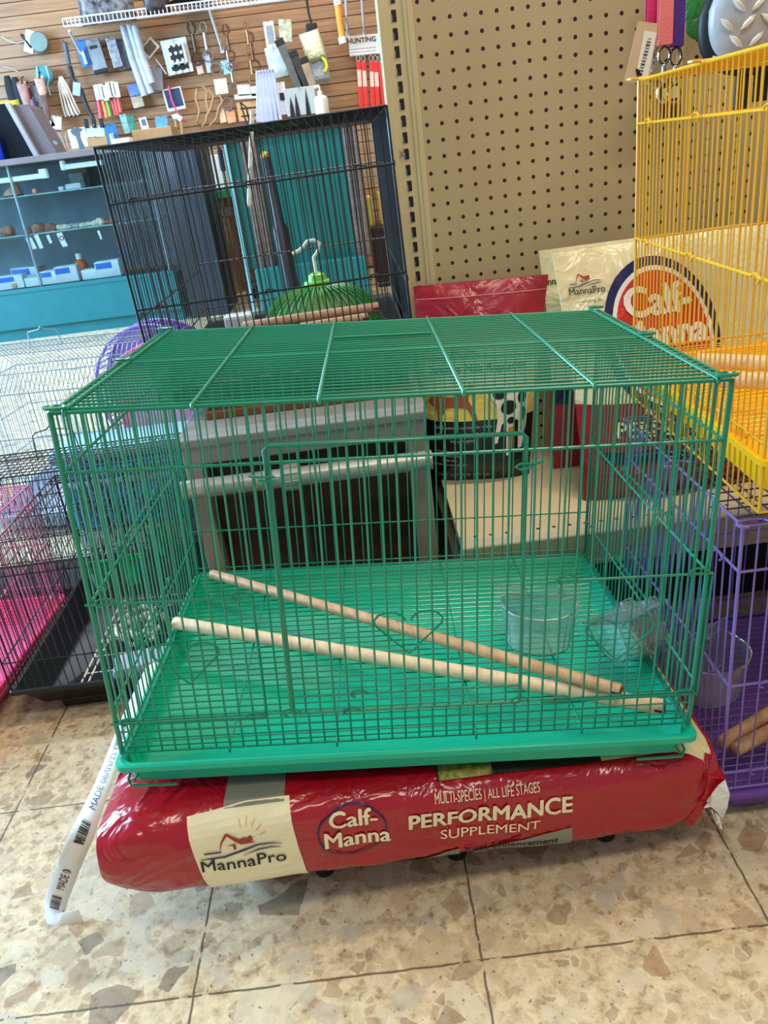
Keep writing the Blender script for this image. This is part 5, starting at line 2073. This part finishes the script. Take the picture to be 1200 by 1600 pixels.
flat('grey_tool_pack', 'grey carded pack with black foot next to the blue tool pack', 'package', 139, 60, 162, 116, GRY, d=.03, rot=.10, bands=[('black_foot', -1, -1, 1, -.75, .012, BLACKP), ('dark_window', -.5, .45, .5, .62, .006, DRK)])
flat('silver_foil_pack', 'silver and dark foil pack hanging right of the grey tool pack', 'package', 171, 58, 186, 106, mat('crumpled_foil', (160, 164, 170), .3, metal=.4, var=.5, vscale=40), d=.03, rot=.08)
flat('smoky_bag_pack', 'smoky clear bag pack hanging behind the silver foil pack', 'package', 185, 60, 203, 108, mat('smoky_film', (96, 98, 106), .3, var=.5, vscale=30), d=.03, y=6.06, rot=.08)
for i, (u0, v0, u1, v1) in enumerate(((192, 40, 226, 150), (202, 38, 236, 146), (210, 40, 238, 130))):
    rod('long_clear_sleeve', 'long clear plastic sleeve slanting down the slatwall, %s of three' % ('leftmost', 'middle', 'rightmost')[i], 'sleeve', [(u0, v0), ((u0 + u1) / 2 - 2, (v0 + v1) / 2), (u1, v1)], .022, CLR, y=5.98 - .01 * i, n=8, group='clear plastic sleeves')
flat('framed_sample', 'small brown sample with white frame hanging tilted', 'package', 221, 64, 247, 86, mat('cream_frame_card', (214, 206, 192), .5), rot=.65, bands=[('brown_window', -.72, -.72, .72, .72, .004, mat('walnut_sample', (110, 80, 60), .5))])
rod('white_peg_rod', 'thin white rod leaning right of the framed sample', 'rod', [(243, 92), (252, 104), (260, 116)], .004, WS)
flat('grey_boxed_item', 'grey boxed item hanging below the framed sample', 'package', 238, 104, 254, 142, mat('grey_box_print', (140, 142, 152), .4), d=.04, rot=-.15)
DOT = [('black_square', -.62, -.82, .72, .75, .004, BLACKINK)]
o = flat('stud_card', 'white card with black square of pale studs, lower of two', 'card', 256, 60, 297, 116, WCARD, rot=.06, bands=[('black_square', -.62, -.82, .72, .30, .004, BLACKINK)])
for k, (x, z) in enumerate(((-.045, -.09), (0, -.09), (.045, -.09), (-.045, -.045), (.0, -.045), (.045, -.045))):
    mb = MB(); mb.lathe((x, -.006, z), [(.011, -.003), (.011, .003), (.003, .006)], 10, Matrix.Rotation(math.pi / 2, 4, 'X')); mb.build('stud', WHITE, o, smooth=True)
o = flat('stud_card', 'white card with black square of pale studs, upper of two', 'card', 262, 66, 290, 100, WCARD, y=5.99, rot=.06, bands=[('black_square', -.82, -.78, .72, .78, .004, BLACKINK)])
for x in (-.04, -.005, .03):
    for z in (-.045, -.0, .045):
        mb = MB(); mb.lathe((x, -.006, z), [(.010, -.003), (.010, .003), (.003, .006)], 10, Matrix.Rotation(math.pi / 2, 4, 'X')); mb.build('stud', WHITE, o, smooth=True)
o = flat('navy_tablet_card', 'rounded white card with navy picture and pink lanyard', 'card', 257, 137, 287, 173, WCARD, rot=.08, bev=.01, bands=[('navy_picture', -.82, -.7, .85, .9, .004, mat('navy_picture_print', (40, 58, 92), .4, var=.4, vscale=30))])
mb = MB(); mb.tube([(-.01, -.02, .08), (-.014, -.022, .0), (-.004, -.022, -.06), (.01, -.022, -.11), (.04, -.02, -.14)], .006, 6); mb.build('pink_lanyard', mat('hot_pink_cord', (230, 70, 110), .5), o, smooth=True)
def clasp(label, u, v, s=1., m=CHROME, group='metal snap clasps'):
    o = hang('snap_clasp', label, 'clasp', u, v, group=group)
    mb = MB()
    mb.tube([(.028 * s * math.cos(a), 0, -.09 * s + .028 * s * math.sin(a)) for a in [2 * math.pi * k / 14 for k in range(14)]], .006 * s, 6, closed=True)
    mb.tube([(0, 0, -.06 * s), (0, 0, .02 * s)], .009 * s, 8)
    mb.tube([(.018 * s * math.cos(a), 0, .045 * s + .026 * s * math.sin(a)) for a in [math.radians(-60 + 300 * k / 10) for k in range(11)]], .006 * s, 6)
    mb.build('clasp_body', m, o, smooth=True)
    peg(o, 0, .06 * s)
    return o
clasp('black and brass snap clasp with open ring, first right of the stud cards', 302, 60, 1.3, mat('black_brass', (90, 76, 60), .35, metal=.7))
clasp('bright silver snap clasp, second right of the stud cards', 320, 58, 1.2)
clasp('bronze and red snap clasp right of the middle shelf bracket', 355, 60, 1.1, mat('bronze_metal', (130, 80, 60), .35, metal=.7))
clasp('brass snap clasp at the top of a bunch of tack hardware', 386, 52, 1.0, mat('brass_metal', (170, 130, 80), .35, metal=.7))
clasp('dark copper snap clasp in the middle of a bunch of tack hardware', 393, 74, 1.2, mat('copper_metal', (120, 72, 60), .35, metal=.7))
clasp('brass snap clasp with large ring below the bunch of tack hardware', 392, 100, 1.0, mat('brass_metal', (170, 130, 80), .35, metal=.7))
clasp('small silver snap clasp hanging above the light blue tag', 355, 84, .8)
clasp('small silver snap clasp hanging beneath the light blue tag', 362, 116, .8)
flat('blue_tag_pack', 'light blue tag between two small silver clasps', 'tag', 347, 94, 359, 116, mat('light_blue_tag', (150, 200, 226), .4), rot=.15)
flat('clear_tag_pack', 'narrow clear tag hanging below the bright silver clasp', 'tag', 321, 86, 330, 114, CLR, rot=.05)
flat('peach_tag', 'small peach and lilac tag hanging alone on the slatwall', 'tag', 307, 98, 317, 116, mat('peach_lilac_print', (206, 160, 150), .5, var=.2, vscale=30), rot=.1)
o = hang('ring_pair', 'pair of large metal rings with a white tag between them', 'rings', 338, 108)
for z, nm in ((.0, 'upper_ring'), (-.21, 'lower_ring')):
    mb = MB(); mb.tube([(.035 * math.cos(a) + (.035 if z else 0), -.01, z + .035 * math.sin(a)) for a in [2 * math.pi * k / 18 for k in range(18)]], .007, 6, closed=True); mb.build(nm, CHROME, o, smooth=True)
mb = MB(); mb.box((-.03, -.012, -.15), (.055, -.006, -.06), bev=.003); mb.build('ring_tag', WCARD, o)
def halter(label, pts, m, group='leather halters'):
    o = rod('leather_halter', label, 'halter', pts, .008, m, group=group)
    return o
halter('tan leather halter hanging leftmost, looped down the slatwall', [(308, 138), (306, 155), (312, 172), (308, 190), (314, 200), (322, 190), (326, 172), (322, 156), (324, 142), (316, 134)], TANL)
halter('tan leather halter hanging to the right of the first halter', [(324, 138), (334, 150), (330, 168), (322, 184), (326, 198), (338, 186), (342, 168), (348, 158), (342, 146)], TANL)
flat('orange_white_tag', 'pale orange and white card hanging right of the halters', 'card', 342, 168, 352, 192, mat('pale_orange_card', (226, 180, 150), .5), rot=.05)
flat('orange_gear_pack', 'orange carded gear pack right of the pale orange card', 'package', 354, 172, 368, 192, mat('apricot_pack', (220, 150, 104), .5, var=.3, vscale=40), rot=.05)
for i, (u0, v0, u1, v1) in enumerate(((371, 132, 391, 150), (392, 134, 418, 150), (366, 146, 420, 154))):
    flat('silver_buckle_card', ('white carded silver buckles, left of two above the slotted board', 'white carded silver buckles, right of two above the slotted board', 'long white strip of chrome below the carded buckles')[i], 'card', u0, v0, u1, v1, mat('chrome_card_mix', (210, 212, 210), .3, var=.3, vscale=50), d=.015, y=6.0, rot=-.05)
flat('slotted_wood_board', 'small wooden board with two dark slots above the black cage', 'board', 371, 158, 420, 188, mat('honey_board', (196, 148, 94), .5), d=.012, y=5.98, rot=-.02, bands=[('dark_slot', -.8, .25, .7, .42, .002, BLACKINK), ('dark_slot', -.8, -.55, .75, -.38, .002, BLACKINK)])
# acrylic cluster
flat('picture_strip_card', 'tall white photo strip card at the top of the acrylic display', 'card', 414, 33, 430, 78, WCARD, y=5.95, bands=[('grey_picture', -.6, -.6, .7, .7, .003, GRY)])
flat('picture_strip_card', 'white and olive photo card right of the tall strip card', 'card', 436, 30, 456, 66, mat('olive_photo_card', (186, 180, 150), .4, var=.4, vscale=30), y=5.95, rot=-.1)
for i, (a_, b_) in enumerate((((436, 64), (470, 140)), ((457, 82), (486, 158)), ((474, 92), (500, 172)))):
    P0, P1 = at(*a_, 5.86), at(*b_, 5.86)
    o = thing('acrylic_stick_case', ('dark long acrylic case slanting at the left of the display cluster', 'black long acrylic case slanting in the middle of the display cluster', 'brownish long acrylic case slanting at the right of the display cluster')[i], 'case', P1)
    d_ = P0 - P1
    ang = math.atan2(d_.x, d_.z)
    M = Matrix.Rotation(ang, 4, 'Y')
    mb = MB(); mb.box((-.028, -.015, 0), (.028, .015, d_.length), M, bev=.004)
    mb.build('case_body', [mat('smoked_acrylic', (92, 88, 84), .2, var=.2), mat('dark_smoked_acrylic', (56, 52, 50), .2, var=.2), mat('amber_acrylic', (150, 126, 100), .25, var=.2)][i], o)
    mb = MB(); mb.box((-.03, -.017, d_.length - .03), (.03, .017, d_.length + .01), M, bev=.004)
    mb.build('case_cap', BLACKP, o)
for i in range(6):
    u0 = 402 + i * 5
    o = flat('clear_divider_sheet', 'clear acrylic divider sheet, %s from left in the fanned row' % ordn[i], 'sheet', u0 - 2 + i, 110 - i * .5, u0 + 6 + i * .4, 192, mat('lilac_clear_acrylic', (176, 174, 196), .2, var=.1), d=.004, y=5.90 - .01 * i, rot=-.16 + .035 * i, group='fanned clear acrylic sheets')
o = flat('toothed_display_stand', 'grey acrylic stand with dark pointed cutouts in the display cluster', 'stand', 446, 136, 494, 180, mat('grey_clear_acrylic', (172, 176, 172), .25, var=.06), d=.02, y=5.84)
for k, x in enumerate((-.065, -.03, .04)):
    mb = MB(); mb.prism([(x - .016, -.09), (x + .016, -.09), (x + .012, -.03), (x, .03 + .02 * k), (x - .012, -.03)], -.003, 0, Matrix.Identity(4)); mb.build('pointed_cutout', BLACKINK, o)
flat('black_lens_card', 'pale card with black oval lens left of the toothed stand', 'card', 434, 128, 448, 180, mat('pale_pink_card', (214, 206, 206), .4, var=.1), y=5.88, bands=[('black_lens', -.5, -.1, .5, .35, .01, BLACKINK)])
flat('silver_plate_pack', 'silver white plate pack behind the slanting acrylic cases', 'package', 418, 72, 446, 122, mat('blue_silver_print', (190, 204, 212), .3, var=.3, vscale=20), y=5.93, rot=.1)
soft_pack('white_yellow_bag_pack', 'white and yellow plastic bag pack hanging right of the acrylic cases', 'package', 470, 50, 508, 94, 5.95, film_mat('cream_white_film', (214, 208, 170), .3, .6, 30), .05, rot=.2)
soft_pack('clear_tackle_bag', 'clear bag with bright yellow piece hanging under the white bag', 'package', 484, 86, 516, 126, 5.98, film_mat('clear_grey_film', (176, 184, 190), .3, .6, 30), .03, rot=.05)
rod('yellow_curved_piece', 'bright yellow curved piece inside the clear hanging bag', 'fishing piece', [(502, 88), (508, 95), (511, 104), (508, 112)], .012, mat('fluor_yellow', (214, 220, 60), .4), y=5.93)
o = rod('black_cord_clip', 'black cord clip hanging above the white bag pack', 'clip', [(479, 0), (482, 20), (486, 35), (485, 46)], .008, BLACKP, y=5.95)
mb = MB()
c_ = at(486, 42, 5.95) - o.location
mb.box(c_ + Vector((-.035, -.01, -.03)), c_ + Vector((.04, .01, .02)), bev=.008)
mb.build('clip_jaw', BLACKP, o)
o = rod('orange_bar', 'orange bar with white end caps hanging at top right', 'bar', [(527, 6), (535, 60)], .022, mat('safety_orange', (240, 150, 50), .45), y=5.95, n=10)
for q in ((526, -4, 528, 8), (534, 58, 536, 68)):
    mb = MB(); mb.tube([at(q[0], q[1], 5.95) - o.location, at(q[2], q[3], 5.95) - o.location], .025, 10); mb.build('end_cap', WHITE, o, smooth=True)
# hunting sign
o = flat('hunting_sign', 'white sign reading HUNTING above a row of red straps', 'sign', 545, 54, 600, 86, mat('sign_white', (214, 206, 196), .5), y=6.02, rot=-.02)
mb = MB()
put2d(mb, xform(text2d('HUNTING', .042, .0012, 1), -.030, .016), lambda x, z: (x, -.003, z))
mb.build('sign_lettering', mat('sign_brown_ink', (190, 140, 100), .5), o)
mb = MB()
for k in range(3):
    mb.box((-.11, -.003, -.02 - k * .018), (.06, -.001, -.015 - k * .018))
mb.build('sign_small_lines', mat('sign_grey_ink', (170, 160, 156), .5), o)
for i, (u0, u1) in enumerate(((560, 566), (568, 574), (580, 584), (587, 592), (594, 603))):
    P0 = at(u0, 96, 6.02)
    P1 = at(u1, 184, 6.02)
    o = thing('red_strap', 'scarlet nylon strap hanging under the hunting sign, %s from left' % ordn[i], 'strap', P0, group='red straps under the hunting sign')
    d_ = P1 - P0
    mb = MB()
    M = Matrix.Rotation(math.atan2(-d_.x, -d_.z), 4, 'Y')
    mb.box((-.014, -.006, -d_.length), (.014, .006, 0), M, bev=.003)
    mb.build('webbing', RDM, o)
    if i in (0, 1, 2, 3):
        mb = MB(); mb.box((-.013, -.010, -.15), (.013, -.006, -.05 - .005 * i), M, bev=.002); mb.build('pale_label', mat('pale_pink_label', (240, 180, 160), .5), o)
    mb = MB(); mb.tube([(.012 * math.cos(a), 0, .018 + .018 * math.sin(a)) for a in [2 * math.pi * k / 12 for k in range(12)]], .004, 6, closed=True); mb.build('snap_ring', CHROME, o, smooth=True)
# left cluster
for i, (u, v, c_, nm) in enumerate(((14, 150, (38, 40, 46), 'black knit'), (26, 152, (44, 44, 52), 'charcoal knit'))):
    o = hang('work_glove', '%s glove hanging at the far left under the wire hook, %s' % (nm, ('left one', 'right one')[i]), 'glove', u, v - 18)
    mb = MB()
    mb.grid(lambda a, b: (.030 * math.cos(2 * math.pi * a) * (.6 + .5 * math.sin(math.pi * b * .8)), .018 * math.sin(2 * math.pi * a), -.16 * b + .05), 14, 6, closeu=True)
    for k in range(4):
        mb.tube([(-.024 + .016 * k, 0, -.10), (-.026 + .017 * k, 0, -.155 + abs(k - 1.5) * .008)], .008, 6)
    mb.build('glove_body', mat('glove_%d' % i, c_, .9), o, smooth=True)
sh_ = [(44, 155, (140, 50, 66), 'maroon'), (50, 172, (160, 150, 190), 'lilac grey'), (58, 150, (110, 112, 124), 'slate'), (65, 140, (196, 160, 140), 'beige'), (70, 165, (110, 84, 74), 'brown'), (62, 185, (92, 86, 108), 'dusk purple'), (38, 148, (170, 130, 120), 'dusty pink')]
for i, (u, v, c_, nm) in enumerate(sh_):
    o = hang('folded_pouch', '%s folded cloth pouch in the bunch left of the elastic cords' % nm, 'pouch', u, v, y=6.0 - .012 * i)
    mb = MB()
    mb.grid(lambda a, b: (.032 * math.cos(2 * math.pi * a) * (1 - .4 * b * b), .015 * math.sin(2 * math.pi * a), .07 - .15 * b + .01 * math.sin(6 * a)), 14, 6, closeu=True)
    mb.build('pouch_cloth', mat('pouch_cloth_%d' % i, c_, .7, var=.2, vscale=30), o, smooth=True)
    mb = MB(); mb.tube([(0, .0, .05), (.004, .02, .10), (0, .08, .11)], .004, 5); mb.build('hanging_loop', BLACKP, o)
o = hang('bungee_bundle', 'bundle of looped pale elastic cords with hooks on the slatwall', 'cords', 98, 138)
for k in range(4):
    mb = MB()
    x = -.03 + .025 * k
    mb.tube([(0, 0, .07), (x * .4 - .01, 0, .02), (x * 1.0, -.008 * k, -.10), (x * 1.2 + .008, -.008 * k, -.17), (x * 1.2 + .024, -.008 * k, -.155), (x + .018, -.008 * k, -.10), (x * .4 + .015, 0, .02), (.012, 0, .07)], .0055, 6, closed=True)
    mb.build('elastic_cord', mat('pale_elastic', (206, 190, 176), .6), o, smooth=True)
pens = [(151, 138, 158, 186, (226, 80, 110), 'pink'), (157, 137, 167, 184, (240, 140, 60), 'orange'), (163, 139, 173, 182, (110, 170, 80), 'green'), (170, 134, 181, 180, (190, 60, 60), 'dark red'), (175, 133, 185, 180, (210, 80, 76), 'bright red'), (181, 134, 189, 176, (200, 90, 90), 'faded red')]
for u0, v0, u1, v1, c_, nm in pens:
    o = rod('carded_brush', '%s handled brush hanging in the row beneath the grey tool pack' % nm, 'brush', [(u0, v0), ((u0 + u1) / 2, (v0 + v1) / 2), (u1, v1)], .013, mat('brush_handle_' + nm.replace(' ', '_'), c_, .4), n=8, group='coloured brushes')
    mb = MB(); p_ = at(u0, v0, 6.0) - o.location; mb.box(p_ + Vector((-.018, -.01, -.07)), p_ + Vector((.018, .0, .02)), bev=.003); mb.build('white_header', WCARD, o)
flat('blue_lure_pack', 'blue headed clear pack hanging right of the coloured brushes', 'package', 200, 131, 217, 150, mat('violet_blue_card', (96, 120, 210), .4, var=.2), rot=.1)
flat('clear_lure_pack', 'clear pack with tan piece below the blue headed pack', 'package', 206, 150, 224, 168, mat('tan_clear_film', (180, 160, 136), .3, var=.3, vscale=30), d=.02, rot=.1)
for i, (u0, v0, u1, v1, r_) in enumerate(((71, 182, 84, 200, .3), (80, 181, 96, 202, -.3))):
    flat('folded_white_card', 'folded white card hanging below the bunch of pouches, %s' % ('left half', 'right half')[i], 'card', u0, v0, u1, v1, WCARD, y=5.96, rot=r_)
rod('brass_tongs', 'brass coloured tongs hanging left of the axe card', 'tongs', [(92, 206), (98, 216), (104, 234), (108, 232), (103, 214), (104, 206), (98, 202)], .006, mat('dull_brass', (150, 130, 110), .4, metal=.4), y=5.9, closed=True)
o = flat('axe_card', 'white card with grey axe shaped tool hanging above the display case', 'card', 108, 200, 137, 231, WCARD, y=5.9, rot=.05)
mb = MB(); mb.prism([(-.04, .05), (.0, .065), (.045, .05), (.02, .035), (.012, .0), (.022, -.07), (-.012, -.07), (-.012, .01), (-.03, .025)], -.006, 0, Matrix.Identity(4)); mb.build('axe_head', mat('grey_axe_steel', (80, 96, 102), .4), o)
o = flat('three_blade_card', 'pale green card with three dark white tipped blades', 'card', 135, 196, 163, 214, mat('pale_sage_card', (190, 204, 190), .5), y=5.9, rot=-.08)
for x in (-.05, 0, .05):
    mb = MB(); mb.box((x - .014, -.012, .02), (x + .014, 0, .075), bev=.004); mb.build('blade', BLACKINK, o)
flat('brown_display_box', 'brown open display box under the pale green card', 'box', 136, 214, 168, 228, CARD, y=5.9, d=.06)
flat('blue_carded_tool', 'deep blue carded tool above the counter', 'package', 166, 194, 184, 226, BLU, y=5.9, rot=.05, bands=[('tool_blister', -.4, -.8, .4, .1, .02, SIL)])
flat('teal_boxed_item', 'teal and white boxed item, left of a pair above the brown carton', 'package', 190, 178, 200, 209, mat('teal_white_print', (130, 180, 190), .4, var=.4, vscale=30), y=5.95, rot=.05)
flat('teal_boxed_item', 'dark green and white boxed item, right of a pair above the brown carton', 'package', 201, 178, 211, 207, mat('green_white_print', (60, 120, 100), .4, var=.5, vscale=30), y=5.95, rot=.05)
flat('white_teal_packet', 'small white packet with dark print above the brown carton', 'package', 219, 183, 231, 205, WCARD, y=5.95, rot=.08, bands=[('dark_print', -.5, -.2, .6, .7, .003, mat('dusky_print', (90, 100, 110), .5))])
flat('blue_soft_packet', 'bright blue packet hanging left of the brush with white head', 'package', 243, 182, 262, 200, mat('sky_blue_packet', (90, 150, 220), .4, var=.2, vscale=30), y=5.95, rot=-.05)
o = rod('white_headed_brush', 'brush with white head and two tan legs above the brown carton', 'brush', [(270, 184), (276, 182), (284, 187)], .018, WHITE, y=5.95, n=10)
for k, (u0, u1) in enumerate(((274, 277), (283, 285))):
    mb = MB(); mb.tube([at(u0, 188, 5.95) - o.location, at(u1, 210, 5.95) - o.location], .010, 6); mb.build('tan_leg', TANL, o)
soft_pack('yellow_green_packet', 'yellow green packet lying on top of the grey terminal', 'package', -8, 160, 34, 176, 5.2, mat('lime_yellow_print', (186, 190, 60), .5, var=.4, vscale=12), .05)
